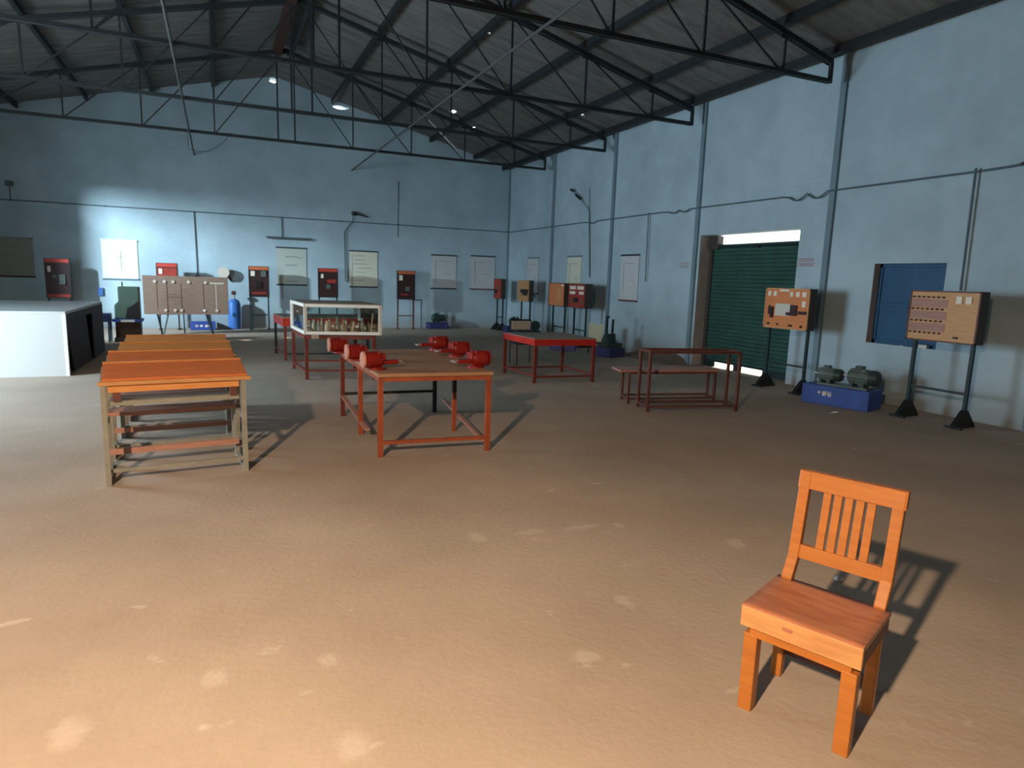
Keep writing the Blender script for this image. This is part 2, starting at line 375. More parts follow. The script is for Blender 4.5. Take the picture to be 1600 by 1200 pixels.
# ------------------------------------------------------------------ setting: floor, walls, roof
WT = 0.36
DY0, DY1, DH = 8.13, 10.60, 2.61
struct(MB().box(LW - WT, W + WT, FW - WT, D + WT, -0.2, 0.0).build('floor', M['floor']))
struct(MB().box(W + WT, W + WT + 7, -2, D, -0.2, 0.0).build('ground', mat('sunlit_yard', (0.55, 0.47, 0.38), 0.9, noise=0.2)), 'sunlit yard outside the shutter')
struct(MB().box(W + WT, W + WT + 1.0, DY0 - 0.3, DY1 + 0.3, 2.72, 2.80).build('trim_9', M['reveal']), 'added unseen slab above the shutter, keeping sun out of its top gap')  # unseen slab added outside to stop sun entering through the top gap
# back wall with gable, a small gap at the apex
gab = [(LW - WT, 0), (W + WT, 0), (W + WT, roof_z(W)), (RX, RH - 0.02), (LW - WT, roof_z(W))]
struct(holed_slab('wall_back', gab, [blob(1.575, 6.85, 0.11, 0.065, 10, 0.2), blob(3.40, 6.375, 0.22, 0.05, 12, 0.2)], lambda u, v, w: (u, D + w, v), 0.12, M['wall']))
struct(holed_slab('wall_front', gab, [], lambda u, v, w: (u, FW - w, v), WT, M['wall']))
WY0, WY1, WZ0, WZ1 = 5.64, 6.70, 0.86, 2.02
# the door opening reaches the floor: notch in the outline
rw_out = [(FW, 0), (DY0, 0), (DY0, DH), (DY1, DH), (DY1, 0), (D, 0), (D, EH), (FW, EH)]
struct(holed_slab('wall_right', rw_out, [[(WY0, WZ0), (WY1, WZ0), (WY1, WZ1), (WY0, WZ1)]], lambda u, v, w: (W + w, u, v), WT, M['wall']))
GY0, GY1, GH = 8.1, 10.7, 3.2
lw_out = [(FW, 0), (GY0, 0), (GY0, GH), (GY1, GH), (GY1, 0), (D, 0), (D, EH), (FW, EH)]
struct(holed_slab('wall_left', lw_out, [[(15.5, 2.5), (17.0, 2.5), (17.0, 3.72), (15.5, 3.72)]], lambda u, v, w: (LW - w, u, v), WT, M['wall']))
# bare plaster lining of the door reveal on the far jamb, and the window reveal
struct(MB().box(W + 0.002, W + WT, DY1 - 0.012, DY1 + 0.0, 0.0, DH).build('trim_1', M['reveal']), 'brown plaster jamb of the shutter doorway')
struct(MB().box(W + 0.002, W + WT, WY1 - 0.008, WY1, WZ0, WZ1).build('trim_2', M['reveal']), 'dark plaster reveal of the window')

# roof: two slopes with small broken holes that show the sky
hl = []; hr = []
for x, y, rx, ry in [(5.80, 17.11, 0.085, 0.16), (6.60, 17.68, 0.05, 0.10), (4.82, 12.17, 0.03, 0.045), (7.82, 13.79, 0.035, 0.06), (8.62, 7.55, 0.015, 0.03)]:
    hr.append(blob(x, y, rx, ry))
RT = 0.03
def slope(name, x0, x1, holes):
    outer = [(x0, FW - 0.5), (x1, FW - 0.5), (x1, D + 0.5), (x0, D + 0.5)]
    return struct(holed_slab(name, outer, holes, lambda u, v, w: (u, v, roof_z(u) + w), RT, M['roof']))
# one mesh for both slopes
bmr = bmesh.new()
a = slope('ceiling', RX, W + 0.6, hr); b = slope('ceiling_b', LW - 0.6, RX, hl)
for o in (a, b): bmr.from_mesh(o.data)
bmr.to_mesh(a.data); bmr.free(); bpy.data.objects.remove(b)

# pilasters on the right wall (one per truss)
TY = [16.99, 13.85, 10.70, 7.54, 4.40]
for i, y in enumerate(TY):
    z0 = 0 if not (DY0 < y < DY1 + 0.2) else 0
    struct(MB().box(W - 0.05, W + 0.01, y - 0.05, y + 0.05, z0, EH + 0.01).build('trim_%d' % (i + 3), M['pilaster']), 'blue grey wall pilaster under a truss')
struct(MB().box(W - 0.05, W, D - 0.06, D, 0, EH).build('trim_8', M['pilaster']), 'dark strip in the corner of back and right wall')

# roller shutter door in the right wall
d1 = struct(bpy.data.objects.new('door_1', None)); COL.objects.link(d1); d1.location = (W + 0.30, 0, 0)
d1['label'] = 'green roller shutter door in the right wall'
mb = MB(); n = 31; z = 0.055
sh_h = (2.44 - 0.12) / n
prof = []
for i in range(n):
    zz = 0.12 + i * sh_h
    prof += [(0.0, zz), (-0.016, zz + sh_h * 0.25), (-0.020, zz + sh_h * 0.5), (-0.016, zz + sh_h * 0.75)]
prof.append((0, 2.44)); prof += [(0.02, 2.44), (0.02, 0.12)]
mb.prism([(x, z) for x, z in prof], 'y', DY0 + 0.02, DY1 - 0.10)
mb.build('shutter_curtain', M['shutter'], d1)
MB().box(-0.03, 0.03, DY0 + 0.02, DY1 - 0.10, 0.10, 0.14).box(-0.015, 0.015, DY0 + 0.02, 8.95, 0.0, 0.11).box(-0.015, 0.015, 9.50, 9.70, 0.0, 0.11).box(-0.015, 0.015, 10.24, 10.50, 0.0, 0.11).build('bottom_rail', M['green_black'], d1)
MB().box(-0.05, 0.05, DY1 - 0.10, DY1 - 0.012, 0, 2.42).build('guide_rail', M['box_side'], d1)
MB().box(-0.05, 0.05, DY0, DY0 + 0.05, 0, 2.44).build('guide_rail', M['box_side'], d1)
MB().box(-0.10, 0.05, DY1 - 0.28, DY1 - 0.013, 2.34, DH - 0.01).build('drum_bracket', M['box_side'], d1)
MB().cyl((0.0, DY0 + 0.02, 2.40), (0.0, DY1 - 0.10, 2.40), 0.035).build('top_pipe', M['green_black'], d1)
for y in (9.30, 8.32): MB().cyl((-0.06, y, 2.38), (0.0, y, 2.38), 0.04).build('knob', M['black'], d1)

# window with blue shutters
w1 = struct(bpy.data.objects.new('window_1', None)); COL.objects.link(w1); w1.location = (W + 0.14, 0, 0)
w1['label'] = 'square window closed with blue shutters in the right wall'
ym = (WY0 + WY1) / 2
MB().box(0, 0.03, WY0 + 0.05, ym - 0.004, WZ0 + 0.05, WZ1 - 0.05).box(-0.01, 0.0, WY0 + 0.05, ym - 0.004, 1.4, 1.46).build('shutter_leaf', M['window_blue'], w1, bevel=0.004)
MB().box(0, 0.03, ym + 0.004, WY1 - 0.05, WZ0 + 0.05, WZ1 - 0.05).box(-0.01, 0.0, ym + 0.004, WY1 - 0.05, 1.4, 1.46).build('shutter_leaf', M['window_blue'], w1, bevel=0.004)
MB().box(-0.02, 0.05, WY0, WY0 + 0.05, WZ0, WZ1).box(-0.02, 0.05, WY1 - 0.058, WY1 - 0.008, WZ0, WZ1).box(-0.02, 0.05, WY0, WY1 - 0.01, WZ1 - 0.05, WZ1).box(-0.02, 0.05, WY0, WY1 - 0.01, WZ0, WZ0 + 0.05).build('window_frame', M['window_blue'], w1)
MB().box(-0.03, 0.0, ym - 0.01, ym + 0.01, 1.3, 1.5).build('bolt', M['black'], w1)
tag(MB().box(W + 0.02, W + 0.08, 5.78, 5.90, WZ0, WZ0 + 0.045).build('paper_packet', M['label_white']), 'small white packet on the blue window sill', 'packet')

# ------------------------------------------------------------------ roof trusses
XN = [-5.25, -4.32, -2.85, -1.40, 0.05, RX, 3.17, 4.65, 6.10, 7.55, 8.50]
def top_z(x): return 6.72 - 0.252 * abs(x - RX)
BZ = 4.685
tn = ['nearest the back wall', 'second from the back wall', 'third from the back wall, over the shutter doorway', 'fourth from the back wall, ending near the shuttered window', 'closest to the photographer']
t0 = thing('roof_truss', 'dark steel roof truss ' + tn[0], 'truss', (0, TY[0], BZ), 0, 'roof trusses')
L = lambda x, z: (x, 0, z - BZ)
def angle_bar(a, b, w): return MB().bar(a, b, w).bar((a[0], a[1] + w * 0.6, a[2]), (b[0], b[1] + w * 0.6, b[2]), w * 0.25, w * 1.2)
angle_bar(L(RX, top_z(RX)), L(8.50, top_z(8.50)), 0.072).build('top_chord', M['steel_dark'], t0)
angle_bar(L(RX, top_z(RX)), L(-5.25, top_z(-5.25)), 0.072).build('top_chord', M['steel_dark'], t0)
angle_bar(L(-5.25, BZ), L(8.50, BZ + 0.03), 0.055).build('bottom_chord', M['steel_dark'], t0)
for x in XN:
    if x == RX:
        for dx in (-0.19, 0.19): MB().bar(L(x + dx, BZ), L(x + dx, top_z(x + dx)), 0.035).build('web_post', M['steel_dark'], t0)
    else:
        MB().bar(L(x, BZ), L(x, top_z(x)), 0.05 if x in (XN[0], XN[-1]) else 0.03).build('web_post', M['steel_dark'], t0)
for i in range(1, 10):
    x = XN[i]
    if x < RX: x2 = XN[i + 1]
    elif x > RX: x2 = XN[i - 1]
    else: continue
    MB().bar(L(x, BZ), L(x2, top_z(x2)), 0.022).build('web_diagonal', M['steel_dark'], t0)
for x in XN[1:-1]:
    MB().box(x - 0.09, x + 0.09, -0.012, 0.012, top_z(x) - BZ - 0.07, top_z(x) - BZ + 0.04).build('gusset_plate', M['steel_dark'], t0)
for i in range(1, 5):
    t = copy_tree(t0); t.location = (0, TY[i], BZ); t['label'] = 'dark steel roof truss ' + tn[i]
# eave brackets of the trusses (wall seat)
# ------------------------------------------------------------------ purlins
names_r = {3.17: 'first purlin below the ridge, right roof slope', 4.65: 'second purlin below the ridge, right roof slope', 6.10: 'third purlin below the ridge, right roof slope', 7.55: 'fourth purlin below the ridge, right roof slope', 8.55: 'eave purlin along the right wall top',
           0.05: 'first purlin below the ridge, left roof slope', -1.40: 'second purlin below the ridge, left roof slope', -2.85: 'third purlin below the ridge, left roof slope', -4.32: 'fourth purlin below the ridge, left roof slope'}
for x, nm in names_r.items():
    zt = roof_z(x)
    o = MB().box(x - 0.022, x + 0.022, FW, D, zt - 0.13, zt - 0.012).box(x - 0.035, x + 0.045, FW, D, zt - 0.135, zt - 0.125).build('purlin', M['steel_dark'])
    tag(o, 'long dark steel ' + nm, 'purlin', 'roof purlins')
o = MB().box(1.36, 1.54, FW, 17.1, 6.62, 6.80).build('ridge_beam', M['rust']); tag(o, 'thick rusty red beam running under the ridge', 'beam')
o = MB().box(1.74, 1.81, FW, 17.1, 6.66, 6.78).build('ridge_purlin', M['steel_dark']); tag(o, 'thin black purlin right beside the rusty ridge beam', 'purlin')
# longitudinal ties
tag(MB().cyl((-0.47, FW, 4.66), (-0.47, D, 4.66), 0.02, seg=10).build('tie_pipe', M['steel_pale']), 'pale grey pipe tying the trusses lengthwise, left of the ridge', 'pipe', 'lengthwise truss ties')
tag(MB().cyl((3.72, FW, 4.66), (3.72, D, 4.66), 0.02, seg=10).build('tie_pipe', M['steel_pale']), 'pale grey pipe tying the trusses lengthwise, right of the ridge', 'pipe', 'lengthwise truss ties')
# tilted pale rod hanging under the right slope
hp = thing('hanging_tube', 'pale tilted tube hanging under the right roof slope near the back corner', 'tube', (5.45, 18.2, 5.90))
MB().cyl((0, 0, 0), (0.42, 0, -0.345), 0.028, seg=10).build('tube_section', M['pale_tube'], hp)
MB().cyl((0.46, 0, -0.378), (0.92, 0, -0.756), 0.028, seg=10).build('tube_section', M['pale_tube'], hp)
MB().cyl((0.0, 0, -0.0), (0.0, 0, 0.10), 0.006, seg=6).cyl((0.41, 0, -0.34), (0.47, 0, -0.385), 0.012, seg=8).build('hanger', M['steel_dark'], hp)
# drooping wire
pts = []
for i in range(15):
    t = i / 14; pts.append((-0.5 + 0.9 * t, 16.9 + 0.1 * t, 4.30 + 0.45 * t * t - 0.10 * math.sin(PI * t)))
tag(MB().tube([(-0.52, 16.9, 4.72)] + pts, 0.008, 6).build('hanging_wire', M['conduit']), 'thin wire drooping from the back truss bottom chord', 'wire')

# ------------------------------------------------------------------ wall conduits and cables
def wavy(pts, r, name, m, parent=None): return MB().tube(pts, r, 7).build(name, m, parent)
cb = thing('wall_conduit', 'thin grey conduit running the whole length of the back wall', 'conduit', (LW, D - 0.02, 3.165))
MB().tube([(0, 0, 0), (W - LW - 0.06, 0, 0.0)], 0.014).build('pipe', M['conduit'], cb)
for x in (-4.6, -2.6, -0.54, 1.72, 3.4, 5.1, 7.0): MB().box(x - LW - 0.03, x - LW + 0.03, -0.012, 0.02, -0.02, 0.02).build('clip', M['conduit'], cb)
MB().tube([(-0.54 - LW, 0, 0), (-0.52 - LW, 0, -1.72)], 0.012).build('drop_pipe', M['conduit'], cb)
MB().box(-0.57 - LW, -0.47 - LW, -0.04, 0.02, -1.80, -1.70).build('switch_box', M['box_side'], cb)
MB().tube([(5.12 - LW, 0, 1.30), (5.10 - LW, 0, -0.35)], 0.009).build('drop_pipe', M['conduit'], cb)
cr = thing('wall_conduit', 'thin grey conduit running along the right wall above the doorway', 'conduit', (W - 0.065, D - 0.05, 3.15))
pts = []; y = 0.0
segs = [(0, 0), (-5.2, 0)]
pts = [(0, 0, 0)]
def loopdroop(y0, y1, n, dep):
    return [(0, y0 + (y1 - y0) * i / (n * 8), -dep * abs(math.sin(PI * i / 8.0))) for i in range(1, n * 8 + 1)]
pts += [(0, -5.0, 0)] + loopdroop(-5.2, -5.6, 1, 0.05) + [(0, -8.3, 0)] + loopdroop(-8.5, -9.2, 2, 0.05) + [(0, -11.6, -0.01)] + loopdroop(-11.7, -12.5, 2, 0.09) + [(0, -14.7, 0.0), (0, -15.1, 0.01), (0, -15.4, 0.03), (0, -17.0, -0.03), (0, -24.0, -0.03)]
wavy(pts, 0.013, 'pipe', M['conduit'], cr)
MB().tube([(0, 5.40 - D + 0.05, 0.04), (0, 5.38 - D + 0.05, -1.49)], 0.016).build('drop_pipe', M['conduit'], cr)
MB().tube([(0, 12.32 - D + 0.05, 0.04), (0, 12.28 - D + 0.05, -1.48)], 0.012).build('drop_pipe', M['conduit'], cr)
MB().tube([(0.02, 4.95 - D, 0.02), (-0.05, 4.8 - D, 0.04), (-0.02, 4.3 - D, -0.03)], 0.02).build('cable_tail', M['black'], cr)
# tube light bar on back wall
tl = thing('tube_light_bar', 'thin unlit tube light bar above a chart on the back wall', 'light', (1.28, D - 0.055, 2.585))
MB().box(0, 1.26, -0.02, 0.05, 0, 0.035).build('batten', M['conduit'], tl)
MB().cyl((0.03, -0.03, -0.015), (1.20, -0.03, -0.015), 0.014, seg=10).build('tube', M['steel_pale'], tl)
MB().tube([(0.44, 0.03, 0.03), (0.44, 0.03, 0.55)], 0.013).build('drop_pipe', M['conduit'], tl)
# bracket lamps
bl = thing('bracket_lamp', 'dark bracket lamp on the back wall above the conduit', 'lamp', (3.5, D - 0.04, 1.40), 0)
MB().tube([(0.0, 0, 0), (-0.02, 0, 1.46), (0.22, -0.05, 1.80), (0.25, -0.08, 2.0)], 0.016).build('arm', M['conduit'], bl)
MB().cyl((0.20, -0.16, 2.0), (0.34, -0.10, 2.0), 0.07, 0.05).cyl((0.34, -0.10, 2.0), (0.66, -0.06, 1.93), 0.03, 0.02).build('lamp_head', M['box_side'], bl)
bl = thing('bracket_lamp', 'dark bracket lamp high on the right wall between two pilasters', 'lamp', (W - 0.03, 14.78, 1.75), 0)
MB().tube([(0, 0, 0), (0, 0.18, 1.70), (-0.05, 0.62, 2.04), (-0.08, 1.0, 2.28)], 0.015).build('arm', M['conduit'], bl)
MB().tube([(0, 0.20, 1.72), (0, 0.22, 2.25)], 0.008).build('wire', M['conduit'], bl)
MB().cyl((-0.06, 0.58, 2.02), (-0.07, 0.80, 2.14), 0.035).cyl((-0.08, 0.95, 2.25), (-0.08, 1.08, 2.31), 0.03).build('lamp_head', M['black'], bl)
# small conduit stub far left on back wall
tag(MB().tube([(-4.60, D - 0.03, 3.17), (-4.60, D - 0.03, 3.50)], 0.012).box(-4.68, -4.52, D - 0.06, D, 3.50, 3.62).build('junction_box', M['conduit']), 'small junction box above the back wall conduit, far left', 'junction box')
tag(MB().box(-2.88, -2.78, D - 0.05, D, 0.86, 1.06).build('switch_board', M['blue_case']), 'small blue switch box on the back wall beside the white counter', 'switch')

# ------------------------------------------------------------------ wall charts
def chart(name_label, x0, x1, z0, z1, paper, rod0, rod1, lines, rz=0, origin=None, seed=0):
    """x along the wall (viewer's right), hung by a rod; faces local -y"""
    w = x1 - x0
    t = thing('wall_chart', name_label, 'chart', origin or (x0, D - 0.012, z0), rz, 'wall charts')
    h = z1 - z0
    MB().box(0.01, w - 0.01, -0.006, 0.0, 0.03, h - 0.03).build('sheet', paper, t)
    MB().cyl((0, -0.006, h - 0.02), (w, -0.006, h - 0.02), 0.021, seg=10).build('top_rod', rod1, t)
    MB().cyl((0, -0.006, 0.02), (w, -0.006, 0.02), 0.021, seg=10).build('bottom_rod', rod0, t)
    rnd = random.Random(seed); p = MB()
    if lines == 'text':
        p.box(0.10 * w, 0.11 * w, -0.009, -0.0055, h * 0.15, h * 0.9)
        for k in range(7):
            zz = h * (0.85 - 0.11 * k); a = rnd.uniform(0.12, 0.3) * w; b = rnd.uniform(0.5, 0.85) * w
            p.box(a, b, -0.009, -0.0055, zz, zz + 0.015)
    elif lines == 'cross':
        p.box(w * 0.52, w * 0.54, -0.009, -0.0055, h * 0.25, h * 0.72).box(w * 0.42, w * 0.62, -0.009, -0.0055, h * 0.55, h * 0.565)
    elif lines == 'bars':
        for zz in (0.10, 0.52, 0.74): p.box(w * 0.30, w * 0.70, -0.009, -0.0055, h * zz, h * zz + 0.025)
        p.box(w * 0.70, w * 0.85, -0.009, -0.0055, h * 0.72, h * 0.74)
    else:
        p.box(w * 0.18, w * 0.20, -0.009, -0.0055, h * 0.2, h * 0.85).box(w * 0.55, w * 0.75, -0.009, -0.0055, h * 0.45, h * 0.462).box(w * 0.3, w * 0.7, -0.009, -0.0055, h * 0.8, h * 0.812)
    p.build('print', M['print'], t)
    return t
chart('olive grey wall chart farthest left, above the white counter', -5.10, -4.22, 1.28, 2.27, M['chart_grey'], M['line_dark'], M['chart_grey'], 'bars', seed=1)
chart('bright cream wall chart above the green machine', -2.77, -1.93, 1.28, 2.33, M['chart_cream'], M['pilaster'], M['chart_cream'], 'cross', seed=2)
chart('pale chart with dark rods under the tube light bar', 1.54, 2.39, 1.24, 2.34, M['chart_green'], M['rod_dark'], M['rod_dark'], 'bars', seed=3)
chart('greenish white chart right of the bracket lamp pipe, back wall', 3.62, 4.48, 1.23, 2.34, M['chart_cream'], M['rod_dark'], M['rod_dark'], 'text', seed=4)
chart('whitish chart with thick black top rod right of the last dark board, back wall', 6.17, 7.03, 1.24, 2.33, M['chart_white'], M['rod_dark'], M['rod_dark'], 'faint', seed=5)
chart('whitish chart with maroon bottom rod nearest the corner on the back wall', 7.51, 8.38, 1.25, 2.36, M['chart_white'], M['rod_purple'], M['rod_dark'], 'faint', seed=6)
def rchart(label, ya, yb, z0, z1, paper, r0, r1, s): # on right wall, ya is far
    chart(label, 0, ya - yb, z0, z1, paper, r0, r1, 'faint', -PI / 2, (W - 0.012, ya, z0), s)
rchart('small pale chart on the right wall nearest the corner', 18.57, 17.81, 1.2, 2.31, M['chart_white'], M['rod_dark'], M['pilaster'], 7)
rchart('cream chart on the right wall above the orange board', 16.03, 15.25, 1.2, 2.31, M['chart_cream'], M['rod_dark'], M['pilaster'], 8)
rchart('white chart with maroon bottom rod beside the shutter doorway side', 13.38, 12.62, 1.19, 2.29, M['chart_white'], M['rod_purple'], M['rod_dark'], 9)
# faded painted notices beside the doorway: small strokes of lettering
def notice(label, ya, yb, z0, z1, m, seed):
    rnd = random.Random(seed); mb = MB(); y = ya; h = z1 - z0
    for row in (0, 1):
        y = ya
        while y > yb + 0.03:
            w = rnd.uniform(0.02, 0.035); zz = z0 + row * h * 0.55
            mb.box(W - 0.004, W + 0.002, y - w * 0.35, y, zz, zz + h * 0.4)
            mb.box(W - 0.004, W + 0.002, y - w, y, zz + h * 0.32, zz + h * 0.4)
            if rnd.random() < 0.6: mb.box(W - 0.004, W + 0.002, y - w, y, zz + h * 0.12, zz + h * 0.19)
            y -= w + 0.014
    tag(mb.build('painted_notice', m), label, 'notice')
notice('faded orange lettering painted left of the shutter doorway', 11.18, 10.86, 1.97, 2.09, M['sign_orange'], 1)
notice('faded red lettering painted right of the shutter doorway', 8.10, 7.76, 1.98, 2.12, M['sign_red'], 2)

# ------------------------------------------------------------------ trainer boards on stands
def board(label, w, h, z0, face, loc, rz, fittings, depth=0.16, frame=None, leg_inset=0.07, legm=None, header=None, feet='tri', group='boards on stands'):
    """origin on the floor under the face's left edge; faces local -y"""
    legm = legm or M['green_black']
    t = thing('demonstration_board', label, 'board', loc, rz, group)
    MB().box(0, w, 0.012, depth, z0, z0 + h).build('box', M['box_side'], t, bevel=0.004)
    MB().box(0.015, w - 0.015, 0, 0.012, z0 + 0.015, z0 + h - 0.015).build('face_panel', face, t)
    fm = frame or M['frame_brown']
    MB().box(0, w, -0.008, 0.012, z0, z0 + 0.018).box(0, w, -0.008, 0.012, z0 + h - 0.018, z0 + h).box(0, 0.018, -0.008, 0.012, z0, z0 + h).box(w - 0.018, w, -0.008, 0.012, z0, z0 + h).build('frame', fm, t)
    if header: MB().box(0.018, w - 0.018, -0.010, 0.012, z0 + h - 0.10, z0 + h - 0.012).build('header_strip', header, t)
    yl = depth / 2 + 0.02
    for x in (leg_inset, w - leg_inset):
        MB().box(x - 0.02, x + 0.02, yl - 0.02, yl + 0.02, 0.0, z0).build('leg', legm, t)
        if feet == 'tri':
            MB().prism([(yl - 0.20, 0), (yl + 0.20, 0), (yl + 0.20, 0.025), (yl + 0.028, 0.22), (yl - 0.028, 0.22), (yl - 0.20, 0.025)], 'x', x - 0.03, x + 0.03).box(x - 0.10, x + 0.10, yl - 0.19, yl - 0.15, 0, 0.03).build('foot', M['black'], t)
        else:
            MB().box(x - 0.03, x + 0.03, yl - 0.15, yl + 0.15, 0, 0.03).build('foot', legm, t)
    MB().box(leg_inset, w - leg_inset, yl - 0.012, yl + 0.012, 0.40, 0.43).build('cross_rail', legm, t)
    for nm, m, boxes in fittings:
        for (x0, x1, a, b, dpt) in boxes:
            MB().box(x0 * w, x1 * w, -dpt, 0.006, z0 + a * h, z0 + b * h).build(nm, m, t, bevel=0.002)
    return t
def dials(cs, r, w, h, z0, t, m):
    for (x, zz) in cs: MB().cyl((x * w, -0.02, z0 + zz * h), (x * w, 0.0, z0 + zz * h), r).build('dial', m, t)
# back wall: dark boards with red or orange header
off = 0.60
def bboard(label, x0, x1, z0, z1, hdr, fit, legm, **k):
    return board(label, x1 - x0, z1 - z0, z0, M['maroon_board'], (x0, D - off, 0), 0, fit, 0.12, M['black'], 0.03, legm, hdr, 'bar', **k)
lab = lambda *a: ('label_plate', M['label_white'], list(a))
blk = lambda *a: ('switch', M['black'], list(a))
grm = lambda *a: ('instrument', M['motor'], list(a))
red = lambda *a: ('wiring_patch', M['red_board'], list(a))
bboard('dark board with red header leftmost behind the white counter', -3.91, -3.38, 0.80, 1.78, M['strip_red'], [lab((0.12, 0.24, 0.66, 0.80, 0.02)), grm((0.55, 0.80, 0.35, 0.60, 0.03), (0.30, 0.45, 0.50, 0.58, 0.02)), red((0.05, 0.95, 0.02, 0.10, 0.01))], M['maroon_board'])
bboard('dark board with red header rising behind the brown panel board', -1.48, -0.97, 0.92, 1.76, M['strip_red'], [lab((0.12, 0.28, 0.66, 0.82, 0.02)), red((0.05, 0.95, 0.55, 0.85, 0.005))], M['maroon_board'])
bboard('dark board with orange header right of the blue locker, two gauges', 0.77, 1.30, 0.91, 1.76, M['strip_orange'], [lab((0.10, 0.30, 0.68, 0.84, 0.02)), grm((0.60, 0.85, 0.66, 0.85, 0.03)), blk((0.3, 0.6, 0.3, 0.5, 0.03)), red((0.15, 0.85, 0.10, 0.16, 0.01))], M['green_black'])
bboard('dark board with red header directly behind the glass case', 2.63, 3.19, 0.93, 1.77, M['strip_red'], [lab((0.14, 0.26, 0.66, 0.80, 0.02)), grm((0.4, 0.6, 0.3, 0.45, 0.02)), red((0.45, 0.9, 0.5, 0.62, 0.005))], M['green_black'])
bboard('dark board with orange header on thin maroon legs right of the glass case', 4.95, 5.50, 0.91, 1.78, M['strip_orange'], [grm((0.45, 0.7, 0.3, 0.45, 0.02)), ('label_plate', M['label_white'], [(0.10, 0.28, 0.66, 0.84, 0.02)]), red((0.2, 0.6, 0.15, 0.2, 0.01))], M['frame_brown'])
# open pipe frame beside it
pf = thing('pipe_stand', 'empty thin pipe stand beside the rightmost dark board, back wall', 'stand', (5.52, D - 0.35, 0))
MB().box(0.24, 0.27, 0, 0.03, 0, 0.88).build('leg', M['conduit'], pf)
MB().box(-0.0, 0.03, 0, 0.03, 0, 0.88).build('leg', M['frame_brown'], pf)
MB().box(0, 0.27, 0, 0.03, 0.88, 0.91).build('top_rail', M['conduit'], pf)
# right wall boards
R90 = -PI / 2
XB = 8.144
def rboard(label, ya, yb, z0, z1, face, fit, **k): return board(label, ya - yb, z1 - z0, z0, face, (XB, ya, 0), R90, fit, **k)
rboard('small red faced board in the far corner', 19.62, 19.02, 1.0, 1.63, M['red_board'], [blk((0.15, 0.45, 0.25, 0.48, 0.03)), grm((0.45, 0.62, 0.45, 0.62, 0.02))])
b = rboard('tan board with a dark square opening near the corner', 17.75, 17.02, 1.0, 1.61, M['tan_board'], [blk((0.30, 0.95, 0.42, 0.58, 0.03), (0.35, 0.90, 0.28, 0.42, 0.02)), ('wiring_patch', M['tan_board'], [(0.38, 0.50, 0.31, 0.38, 0.03)])], frame=M['tan_board'])
MB().cyl((0.73, 0.10, 1.19), (0.95, 0.10, 1.18), 0.02, seg=10).build('side_handle', M['black'], b)
rboard('plain orange board on dark legs, left of the red board with labels', 15.75, 14.88, 0.96, 1.57, M['orange_board'], [('wiring_patch', M['tan_board'], [(0.58, 0.78, 0.30, 0.80, 0.006)]), ('label_plate', M['label_white'], [(0.82, 0.94, 0.86, 0.94, 0.01)])], leg_inset=0.10)
b = rboard('red board with two rows of white labels', 14.66, 13.83, 0.97, 1.57, M['red_board'], [lab((0.10, 0.45, 0.76, 0.90, 0.012), (0.55, 0.92, 0.76, 0.90, 0.012), (0.10, 0.42, 0.56, 0.68, 0.012), (0.66, 0.92, 0.56, 0.68, 0.012)), blk((0.35, 0.6, 0.22, 0.42, 0.02)), grm((0.1, 0.2, 0.2, 0.3, 0.02), (0.75, 0.85, 0.22, 0.34, 0.02))], leg_inset=0.12, depth=0.22)
b1 = rboard('orange board with cream display and white labels beside the shutter doorway', 8.05, 7.18, 0.985, 1.62, M['orange_board'],
    [lab((0.07, 0.14, 0.80, 0.92, 0.015), (0.20, 0.27, 0.80, 0.92, 0.015), (0.33, 0.55, 0.92, 0.97, 0.01), (0.58, 0.65, 0.80, 0.92, 0.015), (0.71, 0.79, 0.80, 0.92, 0.015), (0.85, 0.94, 0.80, 0.92, 0.015), (0.86, 0.94, 0.56, 0.70, 0.015)),
     ('display', M['screen'], [(0.27, 0.62, 0.32, 0.62, 0.02)]),
     ('switch', M['maroon_board'], [(0.10, 0.14, 0.34, 0.56, 0.02), (0.17, 0.22, 0.26, 0.54, 0.04), (0.62, 0.76, 0.34, 0.60, 0.03), (0.80, 0.97, 0.38, 0.46, 0.03), (0.54, 0.62, 0.34, 0.42, 0.035)]),
     ('terminal', M['black'], [(0.10, 0.15, 0.08, 0.13, 0.02), (0.32, 0.36, 0.08, 0.12, 0.02), (0.60, 0.68, 0.07, 0.12, 0.02), (0.86, 0.90, 0.06, 0.12, 0.02)])], leg_inset=0.05, frame=M['tan_board'])
rows = []
for r in range(4):
    for k in range(7): rows.append((0.045 + k * 0.072, 0.075 + k * 0.072, 0.15 + r * 0.235, 0.185 + r * 0.235, 0.02))
b2 = rboard('large tan board with rows of small switches and two white gauges', 5.60, 4.74, 1.02, 1.65, M['tan_board'],
    [('terminal', M['maroon_board'], rows), ('gauge', M['label_white'], [(0.68, 0.76, 0.76, 0.90, 0.02), (0.81, 0.89, 0.76, 0.90, 0.02)]),
     ('switch', M['maroon_board'], [(0.70, 0.76, 0.09, 0.13, 0.025)]),
     ('row_strip', M['desk_pink'], [(0.03, 0.56, 0.20 + 0.235 * r, 0.36 + 0.235 * r, 0.004) for r in range(3)])], frame=M['frame_brown'], leg_inset=0.07)
tag(MB().tube([(8.10, 7.98, 0.985), (8.06, 7.99, 0.85), (8.05, 7.95, 0.7), (8.08, 7.93, 0.52), (8.13, 7.95, 0.45)], 0.006, 6).build('loose_wire', M['steel_pale']), 'pale loose wire hanging below the orange board with display', 'wire')

